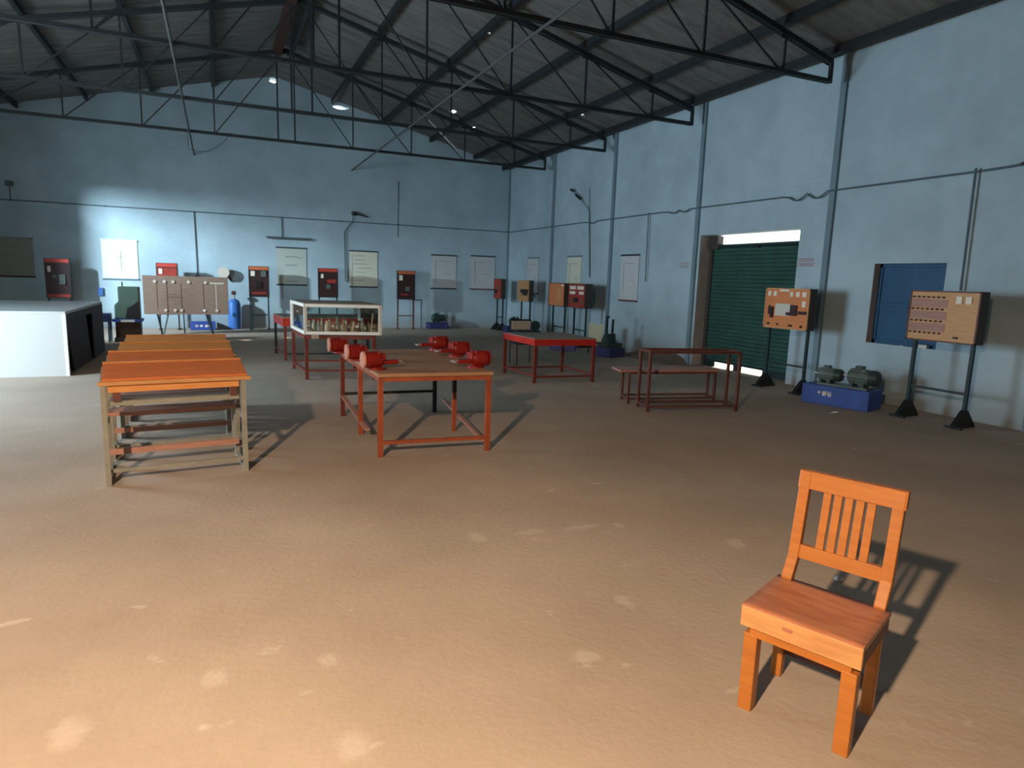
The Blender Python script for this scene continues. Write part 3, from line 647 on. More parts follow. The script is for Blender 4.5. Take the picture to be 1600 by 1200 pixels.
# ------------------------------------------------------------------ plinths and motors
def plinth(label, loc, rz, w, d, h, m):
    t = thing('plinth', label, 'plinth', loc, rz, 'painted machine plinths')
    MB().box(0, w, 0, d, 0, h).build('block', m, t, bevel=0.008)
    return t
def motor(label, loc, rz, s=1.0, m=None, m2=None, name='electric_motor'):
    """axis along local x, origin at the base centre"""
    m = m or M['motor']; m2 = m2 or M['motor_dark']
    t = thing(name, label, 'motor', loc, rz)
    r = 0.115 * s; zc = 0.15 * s; L_ = 0.30 * s
    mb = MB().lathe([(0.0, -L_ / 2), (r * 0.8, -L_ / 2), (r, -L_ / 2 + 0.02 * s), (r, L_ / 2 - 0.02 * s), (r * 0.95, L_ / 2)], (0, 0, zc), 'x')
    for k in range(14):
        a = 2 * PI * k / 14
        mb.bar((-L_ * 0.42, r * math.cos(a), zc + r * math.sin(a)), (L_ * 0.35, r * math.cos(a), zc + r * math.sin(a)), 0.012 * s)
    mb.build('body', m, t, smooth=True)
    MB().lathe([(r * 1.0, L_ / 2), (r * 1.03, L_ / 2 + 0.08 * s), (r * 0.85, L_ / 2 + 0.12 * s), (0.0, L_ / 2 + 0.125 * s)], (0, 0, zc), 'x').build('fan_cover', m2, t, smooth=True)
    MB().cyl((-L_ / 2 - 0.09 * s, 0, zc), (-L_ / 2, 0, zc), 0.018 * s).build('shaft', M['metal'], t, smooth=True)
    for x in (-0.08 * s, 0.08 * s): MB().box(x - 0.025 * s, x + 0.025 * s, -0.10 * s, 0.10 * s, 0, 0.06 * s).build('foot', m2, t)
    MB().box(-0.06 * s, 0.05 * s, -0.05 * s, 0.05 * s, zc + r * 0.9, zc + r + 0.045 * s).build('terminal_box', m2, t)
    return t
# big blue plinth: front edge from (7.70,6.76) to (7.93,5.86)
pz = 0.275; prz = math.atan2(5.86 - 6.76, 7.93 - 7.70)
pl = plinth('long royal blue plinth between the two large boards by the right wall', (7.70, 6.76, 0), prz, 0.93, 0.42, pz, M['blue'])
mk = MB()
for x0, x1, z0, z1 in [(0.235, 0.275, 0.165, 0.18), (0.25, 0.26, 0.15, 0.195), (0.305, 0.33, 0.13, 0.195), (0.335, 0.345, 0.13, 0.195), (0.335, 0.375, 0.155, 0.17), (0.335, 0.375, 0.185, 0.197), (0.385, 0.395, 0.13, 0.195), (0.385, 0.425, 0.13, 0.142), (0.415, 0.425, 0.13, 0.195), (0.30, 0.43, 0.157, 0.166)]:
    mk.box(x0, x1, -0.003, 0.001, z0, z1)
mk.build('white_lettering', M['label_white'], pl)
def onpl(x, y): 
    c, s = math.cos(prz), math.sin(prz); return (7.70 + x * c - y * s, 6.76 + x * s + y * c, 0)
bp_ = tag(MB().box(0.17, 0.86, 0.07, 0.33, 0, 0.03).build('base_plate', M['motor']), 'grey green base plate under the two motors on the long blue plinth', 'base plate')
bp_.location = (7.70, 6.76, pz); bp_.rotation_euler = (0, 0, prz)
p = onpl(0.25, 0.20); motor('dark green short motor, left one on the long blue plinth', (p[0], p[1], pz + 0.03), prz, 0.78)
p = onpl(0.70, 0.20); motor('grey green motor with rounded cover, right one on the long blue plinth', (p[0], p[1], pz + 0.03), prz, 0.92)
# back wall plinths
plinth('small navy plinth with a dark motor between the back wall charts', (5.98, 19.62, 0), 0, 0.62, 0.36, 0.20, M['navy'])
motor('dark compact motor on the small navy plinth, back wall', (6.26, 19.78, 0.20), 0, 0.95, M['motor_dark'], M['motor_dark'])
plinth('navy plinth with a pale mark below the corner boards', (8.02, 18.15, 0), 0.0, 0.60, 0.40, 0.20, M['navy'])
motor('dark motor on the navy plinth in the corner', (8.30, 18.35, 0.20), 0.3, 0.9, M['motor_dark'], M['navy'])
pl = plinth('blue plinth with white lettering under the brown panel board', (-0.73, 19.45, 0), 0, 0.62, 0.36, 0.22, M['blue'])
mk = MB()
for x0, x1, z0, z1 in [(0.12, 0.20, 0.10, 0.125), (0.14, 0.16, 0.08, 0.15), (0.24, 0.30, 0.09, 0.14), (0.36, 0.42, 0.08, 0.14), (0.44, 0.50, 0.10, 0.125)]: mk.box(x0, x1, -0.003, 0.001, z0, z1)
mk.build('white_lettering', M['label_white'], pl)
wg = tag(MB().prism([(0.0, 0), (0.36, 0), (0.36, 0.04), (0.14, 0.15), (0.0, 0.20)], 'y', 0, 0.22).build('belt_guard', M['black']), 'low black wedge shaped guard between blue plinth and blue locker', 'guard')
wg.location = (-0.08, 19.46, 0)
# blue locker with a small pump on top
lk = thing('gas_cylinder', 'bright blue upright cylinder standing against the back wall', 'cylinder', (0.38, 19.85, 0))
MB().lathe([(0.16, 0), (0.165, 0.02), (0.165, 0.70), (0.13, 0.79), (0.05, 0.84), (0.0, 0.84)], (0, 0, 0)).build('body', M['blue_case'], lk, smooth=True)
MB().cyl((0, 0, 0.83), (0, 0, 0.98), 0.025).build('neck', M['metal'], lk)
MB().cyl((0, -0.165, 0.40), (0, -0.169, 0.40), 0.06).build('emblem', M['window_blue'], lk)
MB().cyl((-0.06, 0, 1.0), (0.06, 0, 1.0), 0.05).box(-0.03, 0.03, -0.03, 0.03, 0.96, 1.06).build('valve', M['frame_brown'], lk)
fn = thing('wall_fan', 'small pale and dark round fan fixed to the wall beside the blue cylinder', 'fan', (0.14, D, 1.56))
MB().cyl((0, -0.16, 0), (0, -0.24, 0), 0.15, seg=28).build('cage', M['line_pale'], fn, smooth=True)
MB().cyl((0.06, -0.02, 0), (0.03, -0.16, 0), 0.10).build('motor_housing', M['motor'], fn, smooth=True)
MB().bar((0.05, 0, -0.02), (0.03, -0.10, -0.05), 0.04).build('bracket', M['box_side'], fn)
MB().bar((0.20, -0.03, -0.24), (0.08, -0.08, -0.05), 0.05).build('lower_bracket', M['frame_brown'], fn)

# ------------------------------------------------------------------ brown panel board on trestle
pb = thing('circuit_display', 'wide brown wooden panel with pale circuit markings on a trestle', 'panel', (-1.68, 18.15, 0), 0.02)
pw = 1.90; mt = Matrix.Translation((0, 0, 0.50)) @ Matrix.Rotation(0.0, 4, 'X')
MB().box(0, pw, 0, 0.035, 0.50, 1.44).build('board', M['panel_wood'], pb, bevel=0.005)
ln = MB()
for x in (0.30, 0.52, 0.83, 1.33): ln.box(x - 0.006, x + 0.006, -0.003, 0.001, 0.62, 1.26)
ln.box(0.53, 0.83, -0.003, 0.001, 0.92, 0.93); ln.box(0.53, 0.75, -0.003, 0.001, 0.98, 0.987)
ln.build('dark_lines', M['line_dark'], pb)
ln = MB().box(1.61, 1.625, -0.003, 0.001, 0.58, 1.27).box(1.48, 1.80, -0.003, 0.001, 1.27, 1.30)
ln.build('pale_line', M['line_pale'], pb)
for x, z in [(0.26, 1.30), (0.47, 1.30), (0.66, 1.30), (1.0, 1.30), (1.38, 1.30), (0.47, 0.60), (0.68, 0.60), (0.82, 0.60), (1.33, 0.60), (1.62, 0.60)]:
    MB().cyl((x, -0.02, z), (x, 0.0, z), 0.035 if (x, z) != (1.33, 0.60) else 0.03).build('lamp_holder', M['line_pale'] if (x, z) != (1.33, 0.60) else M['white_edge'], pb)
for a, b in [((0.28, 0.06, 0.52), (0.38, -0.10, 0.0)), ((0.52, 0.06, 0.52), (0.40, -0.10, 0.0)), ((1.42, 0.06, 0.52), (1.52, -0.10, 0.0)), ((1.35, 0.06, 0.6), (1.50, 0.20, 0.0)), ((0.86, 0.06, 0.55), (0.86, 0.30, 0.0))]:
    MB().bar(a, b, 0.03).build('leg', M['green_black'], pb)

# ------------------------------------------------------------------ green machine, stool left of panel
gm = thing('green_machine', 'green bench machine with stepped housing beside the brown panel', 'machine', (-2.10, 16.35, 0))
MB().box(0.03, 0.50, 0.0, 0.40, 0.10, 0.44).box(0.0, 0.53, -0.02, 0.42, 0.0, 0.10).build('stand', M['dark_board'], gm)
MB().box(-0.02, 0.54, -0.04, 0.44, 0.44, 0.50).build('blue_tray', M['blue'], gm)
MB().box(0.14, 0.40, -0.045, -0.038, 0.44, 0.49).build('white_plate', M['white_edge'], gm)
MB().prism([(0.02, 0.50), (0.50, 0.50), (0.50, 1.20), (0.10, 1.20), (0.10, 0.88), (0.02, 0.80)], 'y', 0.05, 0.38).build('housing', M['green_m'], gm, bevel=0.02)
MB().prism([(0.22, 0.50), (0.48, 0.50), (0.48, 0.90), (0.40, 0.82), (0.27, 0.74)], 'y', 0.02, 0.05).build('side_opening', M['black'], gm)
MB().cyl((0.18, 0.2, 1.20), (0.18, 0.2, 1.30), 0.015).build('lever', M['box_side'], gm)
st = thing('blue_stool', 'blue topped stool with pale legs between counter and green machine', 'stool', (-2.50, 16.3, 0))
MB().box(0, 0.34, 0, 0.34, 0.44, 0.62).build('seat', M['navy'], st, bevel=0.01)
for x in (0.03, 0.31):
    for y in (0.03, 0.31): MB().box(x - 0.02, x + 0.02, y - 0.02, y + 0.02, 0, 0.44).build('leg', M['conduit'], st)

# ------------------------------------------------------------------ white counter
ct = thing('counter', 'white laminated counter at the left edge with open dark side', 'counter', (-2.06, 11.35, 0))
CX, CYD, CHT = -2.35, 3.35, 0.95
MB().box(CX, 0.0, 0, CYD, CHT - 0.04, CHT).build('top', M['white_lam'], ct, bevel=0.003)
MB().box(CX, -0.04, 0.0, 0.03, 0, CHT - 0.04).build('front_panel', M['white_lam'], ct)
MB().box(-0.04, 0.0, -0.004, 0.05, 0, CHT - 0.04).build('corner_post', M['white_edge'], ct)
MB().box(-0.95, -0.94, -0.003, 0.0, 0.02, CHT - 0.06).build('panel_joint', M['conduit'], ct)
MB().box(-0.55, -0.52, 0.05, CYD - 0.03, 0, CHT - 0.04).build('inner_panel', M['dark_board'], ct)
MB().box(CX, -0.0, CYD - 0.03, CYD, 0, CHT - 0.04).build('back_panel', M['box_side'], ct)
MB().box(-0.03, 0.0, 2.2, CYD - 0.03, 0.0, CHT - 0.04).box(-0.03, 0.0, 0.05, 2.2, 0.80, CHT - 0.04).build('side_panel', M['box_side'], ct)
MB().box(CX + 0.0, CX + 0.03, 0.03, CYD - 0.03, 0, CHT - 0.04).build('end_panel', M['white_lam'], ct)
lb = MB(); lb.bar((0, 0.75, 0.012), (0, 0.22, 0.86), 0.025, 0.03, up=(1, 0, 0))
lb = MB().prism([(0.62, 0.0), (2.15, 0.0), (1.85, 0.82), (0.22, 0.82)], 'x', -0.03, 0.0).build('leaning_board', M['dark_board'])
tag(lb, 'dark brown board leaning inside the open side of the white counter', 'board'); lb.location = (-2.10, 11.35, 0)

# ------------------------------------------------------------------ tables
def quad_table(name, label, c, zt, ap, thick, mtop, mapron, mleg, legw=0.045, rail=None, mats=None, group=None, ov=0.0):
    """c: four corners (FL, FR, BR, BL) in world xy"""
    o = Vector((c[0][0], c[0][1], 0)); t = thing(name, label, 'table', tuple(o), 0, group)
    P = [Vector((x, y, 0)) - o for x, y in c]; ctr = sum(P, Vector()) / 4
    top = [p + (p - ctr).normalized() * ov for p in P]
    MB().prism([(p.x, p.y) for p in top], 'z', zt - thick, zt).build('tabletop', mtop, t)
    I = [p + (ctr - p).normalized() * (legw * 0.85) for p in P]
    a_ = MB()
    for i in range(4):
        q0, q1 = P[i], P[(i + 1) % 4]; n = (ctr - (q0 + q1) / 2).normalized() * 0.015
        a_.bar(q0 + n + Vector((0, 0, zt - thick - ap / 2)), q1 + n + Vector((0, 0, zt - thick - ap / 2)), 0.025, ap)
    a_.build('apron', mapron, t)
    for i in range(4):
        m = mats[i] if mats else mleg
        MB().bar(I[i], I[i] + Vector((0, 0, zt - thick)), legw, up=(0, 1, 0)).build('leg', m, t)
    for (i, j, z, m) in (rail or []):
        MB().bar(I[i] + Vector((0, 0, z)), I[j] + Vector((0, 0, z)), 0.035, 0.03).build('stretcher', m, t)
    return t, I
# orange workbench with six legs
TO, TMr = M['table_orange'], M['black']
t1, I = quad_table('workbench', 'long orange framed workbench with brown top and six red vises', [(1.26, 5.62), (2.30, 5.54), (2.36, 7.46), (1.24, 7.52)], 0.765, 0.045, 0.03, M['brown_top'], TO, TO, 0.045, mats=[TO, TO, M['black'], M['table_maroon']], rail=[(0, 1, 0.13, TO)], ov=0.02)
oo = Vector((1.26, 5.62, 0))
mid_l = Vector((1.25, 6.56, 0)) - oo; mid_r = Vector((2.24, 6.42, 0)) - oo
MB().bar(mid_l + Vector((0.03, 0, 0)), mid_l + Vector((0.03, 0, 0.735)), 0.045, up=(0, 1, 0)).build('leg', TO, t1)
lg = MB().bar(mid_r + Vector((0, 0, 0)), mid_r + Vector((0, 0, 0.42)), 0.04, up=(0, 1, 0)).build('leg', TO, t1)
MB().bar(mid_r + Vector((0, 0, 0.42)), mid_r + Vector((0, 0, 0.735)), 0.042, up=(0, 1, 0)).build('black_upper_leg', M['black'], lg)  # upper part of the middle right leg, coloured black
MB().bar(I[3] + Vector((0, 0, 0.26)), I[2] + Vector((0, 0, 0.26)), 0.03).build('stretcher', M['black'], t1)
MB().bar(I[3] + Vector((0, -0.05, 0.24)), mid_l + Vector((0.05, -0.25, 0.10)), 0.05, 0.02).build('stretcher', M['desk_pink'], t1)
MB().bar(I[2] + Vector((0.0, -0.35, 0.22)), I[1] + Vector((-0.04, 0.0, 0.10)), 0.04, 0.02).build('stretcher', M['desk_pink'], t1)
# vises
def make_vise(label, loc, rz, rod):
    """round outer jaw at local -x edge, slide towards +x"""
    t = thing('bench_vise', label, 'vise', loc, rz, 'red vises around the orange workbench')
    MB().cyl((0, 0, 0.0), (0, 0, 0.02), 0.085).box(-0.045, 0.045, -0.04, 0.04, 0.015, 0.05).build('base', M['vise_red'], t, smooth=True)
    MB().lathe([(0.0, -0.115), (0.05, -0.115), (0.075, -0.10), (0.078, 0.02), (0.06, 0.05), (0.0, 0.055)], (0, 0, 0.09), 'x').build('body', M['vise_red'], t, smooth=True)
    MB().lathe([(0.058, -0.135), (0.075, -0.135), (0.078, -0.118), (0.058, -0.118)], (0, 0, 0.09), 'x').build('rim', M['vise_rim'] if rod else M['vise_red'], t, smooth=True)
    MB().box(0.03, 0.20, -0.035, 0.035, 0.045, 0.085).build('slide', M['vise_red'], t, bevel=0.008)
    MB().box(0.0, 0.025, -0.06, 0.06, 0.10, 0.165).build('jaw', M['vise_red'], t, bevel=0.004)
    MB().box(0.045, 0.07, -0.06, 0.06, 0.085, 0.15).build('jaw', M['vise_red'] , t, bevel=0.004)
    MB().cyl((0.06, 0, 0.065), (0.24, 0, 0.065), 0.013).cyl((0.235, -0.06, 0.065), (0.235, 0.06, 0.065), 0.007).build('screw_handle', M['metal'], t, smooth=True)
    return t
zt = 0.765
vl = [((1.30, 5.90), 0.10, 'nearest red vise on the left edge of the workbench, bright worn patch'), ((1.27, 6.55), 0.05, 'middle red vise on the left edge of the workbench'), ((1.20, 7.22), 0.0, 'farthest red vise on the left edge of the workbench, behind two others')]
vr = [((2.25, 5.84), PI + 0.12, 'nearest red vise at the right corner of the workbench'), ((2.36, 6.72), PI + 0.1, 'middle red vise on the right edge of the workbench'), ((2.33, 7.36), PI + 0.05, 'farthest red vise on the right edge of the workbench')]
for (x, y), rz, lb_ in vl: make_vise(lb_, (x, y, zt), rz, True)
for (x, y), rz, lb_ in vr: make_vise(lb_, (x, y, zt), rz, False)
# red apron table
quad_table('table', 'square table with bright red apron and dusty grey top, centre right', [(4.50, 9.12), (5.57, 9.02), (5.62, 10.22), (4.47, 10.30)], 0.714, 0.10, 0.012, M['grey_top'], M['table_red'], M['table_maroon'], 0.05,
    rail=[(0, 1, 0.10, M['table_maroon']), (1, 2, 0.12, M['table_maroon']), (2, 3, 0.10, M['table_maroon']), (3, 0, 0.12, M['table_maroon'])])
quad_table('table', 'red apron table mostly hidden behind the glass display case', [(1.06, 12.62), (2.62, 12.5), (2.62, 13.75), (0.98, 13.82)], 0.80, 0.15, 0.015, M['grey_top'], M['table_red'], M['table_maroon'], 0.05,
    mats=[M['table_maroon'], M['black'], M['black'], M['black']], rail=[(0, 1, 0.12, M['black']), (3, 0, 0.12, M['table_maroon'])])
# display case on its table
cz = 0.70; A = Vector((1.155, 10.22)); cth = -0.19
ux = Vector((math.cos(cth), math.sin(cth))); uy = Vector((-0.05, 0.9987))
cw, cdp = 1.15, 1.32
cor = [A, A + ux * cw, A + ux * cw + uy * cdp, A + uy * cdp]
quad_table('table', 'maroon steel table carrying the glass display case', [tuple(p) for p in [A + ux * 0.01 + uy * 0.02, A + ux * (cw - 0.08) + uy * 0.02, A + ux * (cw - 0.08) + uy * (cdp - 0.02), A + ux * 0.01 + uy * (cdp - 0.02)]], cz, 0.05, 0.02, M['dark_board'], M['table_maroon'], M['table_maroon'], 0.05,
    rail=[(0, 1, 0.14, M['table_maroon']), (1, 2, 0.16, M['table_maroon']), (2, 3, 0.14, M['table_maroon']), (3, 0, 0.12, M['table_maroon'])])
dc = thing('display_case', 'white framed glass display case on the maroon table', 'display case', (A.x, A.y, cz))
ch = 0.46; O = Vector((A.x, A.y)); Q = [p - O for p in cor]
def q3(p, z): return Vector((p.x, p.y, z))
fr_ = 0.045
for i in range(4):
    p0, p1 = Q[i], Q[(i + 1) % 4]; cc = sum(Q, Vector((0, 0))) / 4; nn = (cc - (p0 + p1) / 2).normalized() * (fr_ / 2)
    MB().bar(q3(p0 + nn, fr_ / 2), q3(p1 + nn, fr_ / 2), fr_).bar(q3(p0 + nn, ch - fr_ / 2), q3(p1 + nn, ch - fr_ / 2), fr_).build('frame_rail', M['case_white'], dc)
    MB().bar(q3(p0 + nn, fr_), q3(p1 + nn, fr_), 0.004, 0.001).build('glazing_bead', M['case_white'], dc)
    g = MB().bar(q3(p0 + nn, ch / 2), q3(p1 + nn, ch / 2), 0.004, ch - 2 * fr_ + 0.004); g.build('glass_pane', M['glass'], dc)
    k = p0 + (cc - p0).normalized() * fr_ * 0.7
    MB().bar(q3(k, 0.02), q3(k, ch), fr_).build('corner_post', M['case_white'], dc)
MB().prism([(p.x, p.y) for p in Q], 'z', ch, ch + 0.012).build('roof_panel', M['grey_top'], dc)
MB().prism([(p.x * 0.97 + 0.01, p.y * 0.97 + 0.02) for p in Q], 'z', 0.003, 0.02).build('floor_board', M['panel_wood'], dc)
rnd = random.Random(11)
def pt_in(u, v): return A + ux * (u * cw) + uy * (v * cdp)
im = [M['panel_wood'], M['motor'], M['line_pale'], M['steel_pale'], M['ply_beige'], M['grey_top']]
kinds = ['squat', 'tall', 'round']
adj = {M['panel_wood'].name: 'brown', M['motor'].name: 'grey green', M['line_pale'].name: 'pale tan', M['steel_pale'].name: 'light grey', M['ply_beige'].name: 'beige', M['grey_top'].name: 'dusty grey'}
for row in range(2):
    for k in range(8):
        p = pt_in(0.11 + k * 0.108, 0.16 + row * 0.28 + rnd.uniform(-0.02, 0.02)); m = im[(k + row * 3) % 6]
        h = rnd.uniform(0.13, 0.22); r = rnd.uniform(0.030, 0.042)
        prof = [(0.0, 0), (r, 0), (r, h * 0.6), (r * 0.55, h * 0.75), (r * 0.55, h), (0.0, h)] if k % 3 else [(0, 0), (r * 1.15, 0), (r * 1.15, h * 0.3), (r * 0.5, h * 0.34), (r * 0.5, h * 0.8), (r * 0.9, h * 0.84), (r * 0.9, h), (0, h)]
        o = MB().lathe(prof, (0, 0, 0), 'z', 14).build('machine_part', m, smooth=True); o.location = (p.x, p.y, cz + 0.0205)
        tag(o, '%s machine part in glass case, %s row, number %s from left' % (adj[m.name], ('front', 'back')[row], ('one', 'two', 'three', 'four', 'five', 'six', 'seven', 'eight')[k]), 'machine part', 'small parts inside the glass case')
for (u, tl, lb_) in [(0.63, 0.25, 'bright white slanted strip standing in the glass case'), (0.88, 0.16, 'long white rod leaning at the right end of the glass case')]:
    p = pt_in(u, 0.075); o = MB().bar((0, 0, 0), (0.03 if u < 0.8 else 0.03, 0.0, 0.30), 0.035 if u < 0.8 else 0.02, 0.008).build('white_strip', M['white_edge']); o.location = (p.x, p.y, cz + 0.03 + (0.07 if u < 0.8 else 0)); tag(o, lb_, 'strip')
    if u < 0.8: o.scale = (1, 1, 0.6); o.location.z = cz + 0.0205
tag(MB().box(1.26, 1.36, 10.15, 10.18, 0.64, 0.70).build('hanging_label', M['ply_beige']), 'small beige tag under the front edge of the glass case', 'tag')

# open steel frames in front of the shutter
def open_frame(name, label, c, zt, legw, m, plank=None):
    o = Vector((c[0][0], c[0][1], 0)); t = thing(name, label, 'frame', tuple(o))
    P = [Vector((x, y, 0)) - o for x, y in c]
    for i in range(4):
        MB().bar(P[i], P[i] + Vector((0, 0, zt)), legw, up=(0, 1, 0)).build('leg', m, t)
        MB().bar(P[i] + Vector((0, 0, zt - legw / 2)), P[(i + 1) % 4] + Vector((0, 0, zt - legw / 2)), legw).build('top_rail', m, t)
        MB().bar(P[i] + Vector((0, 0, 0.07)), P[(i + 1) % 4] + Vector((0, 0, 0.07)), legw * 0.8).build('lower_rail', m, t)
    if plank: MB().prism([(p.x, p.y) for p in [P[0] + (P[0] - P[1]).normalized() * 0.15 + Vector((0, -0.03, 0)), P[1] + Vector((0.03, -0.03, 0)), P[2] + Vector((0.03, 0.03, 0)), P[3] + (P[3] - P[2]).normalized() * 0.15 + Vector((0, 0.03, 0))]], 'z', zt, zt + 0.025).build('plank', plank, t)
    return t
open_frame('open_frame', 'tall empty brown steel frame standing before the low bench', [(4.95, 6.71), (6.16, 6.43), (6.26, 6.74), (5.03, 7.03)], 0.79, 0.035, M['frame_brown'])
open_frame('low_bench', 'low brown steel bench with a pale plank behind the empty frame', [(5.02, 7.25), (6.30, 7.02), (6.42, 7.30), (5.12, 7.55)], 0.44, 0.03, M['frame_brown'], M['desk_pink'])

# ------------------------------------------------------------------ desks
dsk = thing('school_desk', 'front school desk of the row, nearest the camera', 'desk', (-0.80, 5.47, 0), 0.105, 'orange topped school desks in a row')
DW = 0.96
tilt = Matrix.Translation((0, 0.02, 0.775)) @ Matrix.Rotation(0.20, 4, 'X')
def make_desk(root, topm):
    MB().box(-0.005, DW + 0.035, 0.02, 0.40, 0.0, 0.022, tilt, 0.004).build('desktop', topm, root)
    MB().box(-0.005, DW + 0.035, 0.385, 0.40, 0.022, 0.034, tilt).build('back_lip', M['pale_wood'], root)
    MB().box(-0.03, DW + 0.06, 0.0, 0.035, 0.755, 0.785).build('front_edge', M['pale_wood'], root, bevel=0.004)
    MB().box(0.03, DW - 0.03, 0.03, 0.05, 0.70, 0.757).build('front_rail', M['desk_orange2'], root)
    MB().box(0.03, DW - 0.03, 0.06, 0.36, 0.60, 0.612).box(0.03, DW - 0.03, 0.05, 0.065, 0.595, 0.63).build('book_shelf', M['desk_steel'], root)
    MB().box(0.0, DW, 0.36, 0.60, 0.455, 0.485).build('bench_plank', M['desk_pink'], root, bevel=0.004)
    for x in (0.0, DW):
        s = 1 if x == 0 else -1
        f = MB().bar((x, 0.02, 0), (x, 0.03, 0.765), 0.035, 0.05, up=(0, 1, 0)).build('side_leg', M['desk_steel'], root)
        MB().bar((x, 0.52, 0), (x, 0.32, 0.83), 0.035, 0.04, up=(0, 1, 0)).build('side_leg', M['desk_steel'], root)
        MB().bar((x, 0.0, 0.02), (x, 0.60, 0.02), 0.035, 0.03).bar((x, 0.03, 0.765), (x, 0.36, 0.835), 0.03, 0.03).bar((x, 0.03, 0.45), (x, 0.62, 0.45), 0.03, 0.03).build('side_frame_rail', M['desk_steel'], root)
        MB().bar((x, 0.56, 0), (x, 0.58, 0.45), 0.03, 0.03, up=(0, 1, 0)).build('bench_leg', M['desk_steel'], root)
    MB().bar((0, 0.05, 0.10), (DW, 0.05, 0.10), 0.025).build('stretcher', M['desk_steel'], root)
    MB().bar((0, 0.40, 0.16), (DW, 0.40, 0.16), 0.025, 0.045).build('stretcher', M['desk_pink'], root)
    for x in (0.06, DW - 0.10): MB().box(x, x + 0.05, 0.03, 0.06, 0.63, 0.70).build('shelf_bracket', M['frame_brown'], root)
make_desk(dsk, M['desk_orange'])
for (x, y, rz, lb_, mm) in [(-0.87, 6.25, 0.09, 'second school desk of the row from the camera', 'desk_orange'), (-0.88, 7.02, 0.07, 'third school desk of the row from the camera', 'desk_orange2'), (-0.92, 7.80, 0.05, 'farthest school desk of the row, lightest orange top', 'desk_orange2')]:
    t = copy_tree(dsk); t.location = (x, y, 0); t.rotation_euler = (0, 0, rz); t['label'] = lb_
    for ch_ in [k for k in COL.objects if k.parent == t and k.name.startswith('desktop')]:
        ch_.data = ch_.data.copy(); ch_.data.materials[0] = M[mm]

# ------------------------------------------------------------------ the wooden chair
ch = thing('wooden_chair', 'orange wooden chair with slatted back standing alone in the foreground', 'chair', (1.859, 1.535, 0), -1.171)
OW = M['orange_wood']; hw = 0.20; sz = 0.432; dp = 0.375
def leg_t(x, y, x2, y2, z, w, w2, m): return MB().prism([(x - w / 2, y - w / 2), (x + w / 2, y - w / 2), (x + w / 2, y + w / 2), (x - w / 2, y + w / 2)], 'z', 0, z).build('leg', m, ch, bevel=0.004)
for s in (-1, 1): leg_t(s * (hw - 0.026), 0.036, 0, 0, sz - 0.115, 0.052, 0.05, OW)
# back legs and posts: one bent piece each
def post(s):
    x0 = s * (hw - 0.005) - (0.021 if s > 0 else -0.021)
    prof = [(0.325, 0.0), (0.367, 0.0), (0.372, 0.30), (0.380, 0.43), (0.432, 0.515), (0.488, 0.865), (0.452, 0.872), (0.393, 0.525), (0.338, 0.44), (0.330, 0.30)]
    return MB().prism(prof, 'x', x0 - 0.021, x0 + 0.021).build('back_post', OW, ch, bevel=0.004)
for s in (-1, 1): post(s)
# seat: thick plank with rounded edges and slight hollow
sb = bmesh.new(); n = 10
def seat_z(u, v): return sz - 0.010 * math.sin(PI * u) * math.sin(PI * min(1, v * 1.05))
gt = [[sb.verts.new((-hw - 0.012 + (2 * hw + 0.024) * i / n, -0.004 + (dp - 0.010) * j / n, seat_z(i / n, j / n))) for j in range(n + 1)] for i in range(n + 1)]
gb = [[sb.verts.new((-hw - 0.012 + (2 * hw + 0.024) * i / n, -0.004 + (dp - 0.010) * j / n, sz - 0.022)) for j in range(n + 1)] for i in range(n + 1)]
for i in range(n):
    for j in range(n):
        sb.faces.new((gt[i][j], gt[i + 1][j], gt[i + 1][j + 1], gt[i][j + 1])).smooth = True
        sb.faces.new((gb[i][j], gb[i][j + 1], gb[i + 1][j + 1], gb[i + 1][j]))
for i in range(n):
    sb.faces.new((gt[i][0], gb[i][0], gb[i + 1][0], gt[i + 1][0])); sb.faces.new((gt[i][n], gt[i + 1][n], gb[i + 1][n], gb[i][n]))
    sb.faces.new((gt[0][i], gt[0][i + 1], gb[0][i + 1], gb[0][i])); sb.faces.new((gt[n][i], gb[n][i], gb[n][i + 1], gt[n][i + 1]))
me = bpy.data.meshes.new('seat'); bmesh.ops.recalc_face_normals(sb, faces=sb.faces); sb.to_mesh(me); sb.free(); me.materials.append(M['seat_wood'])
so = bpy.data.objects.new('seat', me); COL.objects.link(so); so.parent = ch
ap = MB().box(-hw - 0.012, hw + 0.012, -0.006, 0.018, sz - 0.085, sz - 0.004).build('front_apron', M['pale_wood'], ch, bevel=0.004)
MB().box(-0.055, -0.02, -0.0075, -0.005, sz - 0.045, sz - 0.03).build('worn_knot', M['seat_wood'], ap)
MB().box(-hw + 0.02, hw - 0.02, 0.012, 0.034, sz - 0.125, sz - 0.088).build('lower_front_rail', OW, ch, bevel=0.003)
for s in (-1, 1):
    MB().box(s * (hw + 0.010) - 0.010, s * (hw + 0.010) + 0.0, 0.016, dp - 0.02, sz - 0.085, sz - 0.021).build('side_apron', M['frame_brown'], ch, bevel=0.003)
    MB().box(s * (hw - 0.026) - 0.012, s * (hw - 0.026) + 0.012, 0.05, 0.35, sz - 0.125, sz - 0.09).build('side_rail', M['desk_pink'], ch)
MB().box(-hw + 0.02, hw - 0.02, 0.345, 0.368, sz - 0.09, sz - 0.03).build('back_rail', OW, ch)
MB().box(-hw + 0.02, hw - 0.02, 0.348, 0.366, 0.10, 0.14).build('stretcher', M['frame_brown'], ch)
def back_y(z): return 0.412 + (z - 0.52) * (0.470 - 0.412) / 0.35
def back_bar(z0, z1, name, x0=-hw + 0.02, x1=hw - 0.02, th=0.024, m=OW):
    return MB().prism([(back_y(z0) - th / 2, z0), (back_y(z0) + th / 2, z0), (back_y(z1) + th / 2, z1), (back_y(z1) - th / 2, z1)], 'x', x0, x1).build(name, m, ch, bevel=0.003)
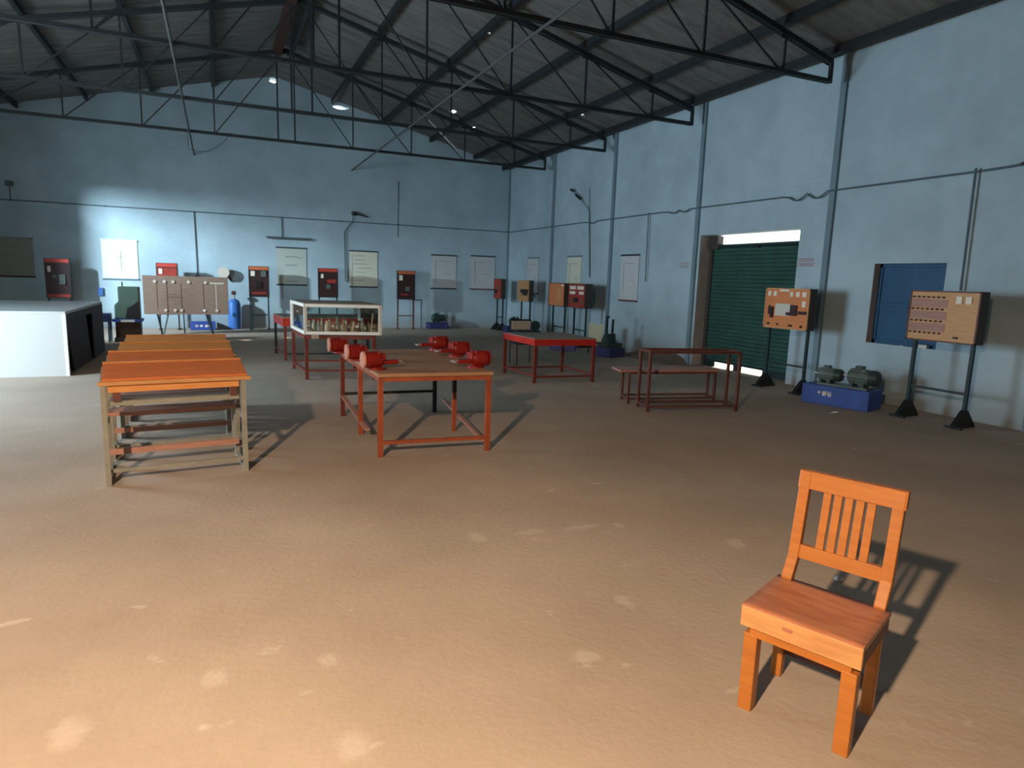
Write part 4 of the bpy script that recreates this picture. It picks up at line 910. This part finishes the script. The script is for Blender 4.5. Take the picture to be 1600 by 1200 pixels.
back_bar(0.800, 0.872, 'top_rail', -hw + 0.0, hw - 0.0, 0.032)
back_bar(0.512, 0.568, 'bottom_rail', th=0.026)
for k in range(5):
    x = -0.082 + k * 0.041
    back_bar(0.566, 0.802, 'slat', x - 0.0155, x + 0.0155, 0.014)
tag(MB().sph((3.13, 2.36, 0.016), 0.022, 1.3, 1.0, 0.7).build('pebble', M['stone'], smooth=True), 'small pale pebble on the floor behind the wooden chair', 'pebble')

# ------------------------------------------------------------------ things by the right wall behind the red table
cb2 = thing('steel_chair', 'dark framed chair with beige back behind the red apron table', 'chair', (5.10, 11.1, 0), -0.05)
MB().box(0.03, 0.43, 0.36, 0.385, 0.66, 0.83).build('backrest', M['ply_beige'], cb2, bevel=0.01)
MB().box(0.02, 0.44, 0.0, 0.38, 0.40, 0.425).build('seat', M['dark_board'], cb2, bevel=0.006)
for x in (0.02, 0.44):
    MB().cyl((x, 0.02, 0), (x, 0.02, 0.41), 0.012).build('leg', M['black'], cb2)
    MB().cyl((x, 0.40, 0), (x, 0.385, 0.85), 0.012).build('leg', M['black'], cb2)
MB().cyl((0.02, 0.385, 0.85), (0.44, 0.385, 0.85), 0.012).build('back_tube', M['black'], cb2)
lt = thing('lathe', 'dark green machine under the orange board by the right wall', 'machine', (7.45, 16.3, 0), 0)
MB().box(0.0, 0.85, 0.0, 0.36, 0.0, 0.10).box(0.05, 0.8, 0.05, 0.30, 0.1, 0.22).build('bed', M['motor_dark'], lt, bevel=0.02)
MB().lathe([(0, 0), (0.13, 0), (0.15, 0.03), (0.15, 0.28), (0.10, 0.34), (0, 0.35)], (0.18, 0.18, 0.36), 'x').build('headstock', M['motor'], lt, smooth=True)
MB().cyl((0.60, -0.02, 0.36), (0.60, 0.06, 0.36), 0.14).build('wheel', M['motor_dark'], lt, smooth=True)
MB().cyl((0.12, 0.18, 0.50), (0.12, 0.18, 0.60), 0.03).build('lever', M['black'], lt)
pl = plinth('navy plinth carrying the dark post machine near the doorway', (7.62, 12.55, 0), -PI / 2 + 0.15, 0.62, 0.45, 0.20, M['navy'])
plinth('low blue plinth right behind the red apron table', (7.05, 13.5, 0), -0.6, 0.60, 0.36, 0.14, M['navy'])
pm = thing('post_machine', 'dark machine with two upright posts beside a pale sheet', 'machine', (7.83, 12.30, 0.20))
MB().box(-0.10, 0.30, -0.22, 0.16, 0.0, 0.10).prism([(-0.10, 0.10), (0.14, 0.10), (0.10, 0.26), (-0.04, 0.30)], 'x', 0.0, 0.22).build('body', M['motor_dark'], pm)
MB().box(0.08, 0.12, -0.12, -0.08, 0.10, 0.62).build('post', M['green_black'], pm)
MB().box(0.08, 0.12, 0.12, 0.16, 0.10, 0.68).box(0.08, 0.12, 0.06, 0.16, 0.64, 0.68).build('post', M['green_black'], pm)
ps = tag(MB().prism([(0, 0), (0.30, 0.0), (0.35, 0.40), (0.26, 0.43), (0.23, 0.36), (0.12, 0.42), (0.0, 0.44)], 'y', 0, 0.015).build('pale_sheet', M['paper']), 'pale yellow bent sheet leaning behind the red apron table', 'sheet')
ps.location = (7.74, 12.90, 0.26); ps.rotation_euler = (0, 0, -0.4)
sb_ = thing('sheet_base', 'dark low stand holding the pale yellow sheet', 'stand', (7.74, 12.90, 0), -0.4)
MB().box(-0.02, 0.33, -0.03, 0.05, 0.22, 0.26).build('shelf', M['black'], sb_)
for x in (0.0, 0.28): MB().box(x, x + 0.03, -0.02, 0.02, 0, 0.22).build('leg', M['black'], sb_)
m_ = motor('small olive motor on the floor right of the red board stand', (8.35, 13.25, 0.0), 0.4, 0.95, M['motor'], M['motor_dark'])
# dust heap beside the doorway
db = bmesh.new(); nx, ny = 26, 10; vv = []
for i in range(nx + 1):
    row = []
    for j in range(ny + 1):
        u = i / nx; v = j / ny
        x = W - 0.001 - 0.62 * v; y = 10.62 + 2.0 * u
        h = 0.20 * (math.sin(PI * min(1, u * 1.0)) ** 0.8) * (1 - v) ** 1.3 * (1 + 0.15 * math.sin(9 * u + 5 * v))
        if i in (0, nx) or j == ny: h = -0.01
        row.append(db.verts.new((x, y, h)))
    vv.append(row)
for i in range(nx):
    for j in range(ny): db.faces.new((vv[i][j], vv[i + 1][j], vv[i + 1][j + 1], vv[i][j + 1])).smooth = True
bmesh.ops.recalc_face_normals(db, faces=db.faces)
me = bpy.data.meshes.new('dust_heap'); db.to_mesh(me); db.free(); me.materials.append(M['dirt'])
o = bpy.data.objects.new('dust_heap', me); COL.objects.link(o); tag(o, 'low brown dust heap along the wall left of the shutter doorway', 'dirt', kind='stuff')

# lamp behind the camera that lights the foreground
pn = thing('pendant_lamp', 'hanging lamp near the photographer, outside the picture', 'lamp', tuple(LAMP))
MB().lathe([(0.03, 0.20), (0.06, 0.18), (0.16, 0.12), (0.162, 0.12), (0.05, 0.205), (0.03, 0.21)], (0, 0, 0.02)).build('shade', M['lamp_shade'], pn)
MB().cyl((0, 0, 0.22), (0, 0, roof_z(LAMP.x) - LAMP.z), 0.006, seg=6).build('cord', M['black'], pn)
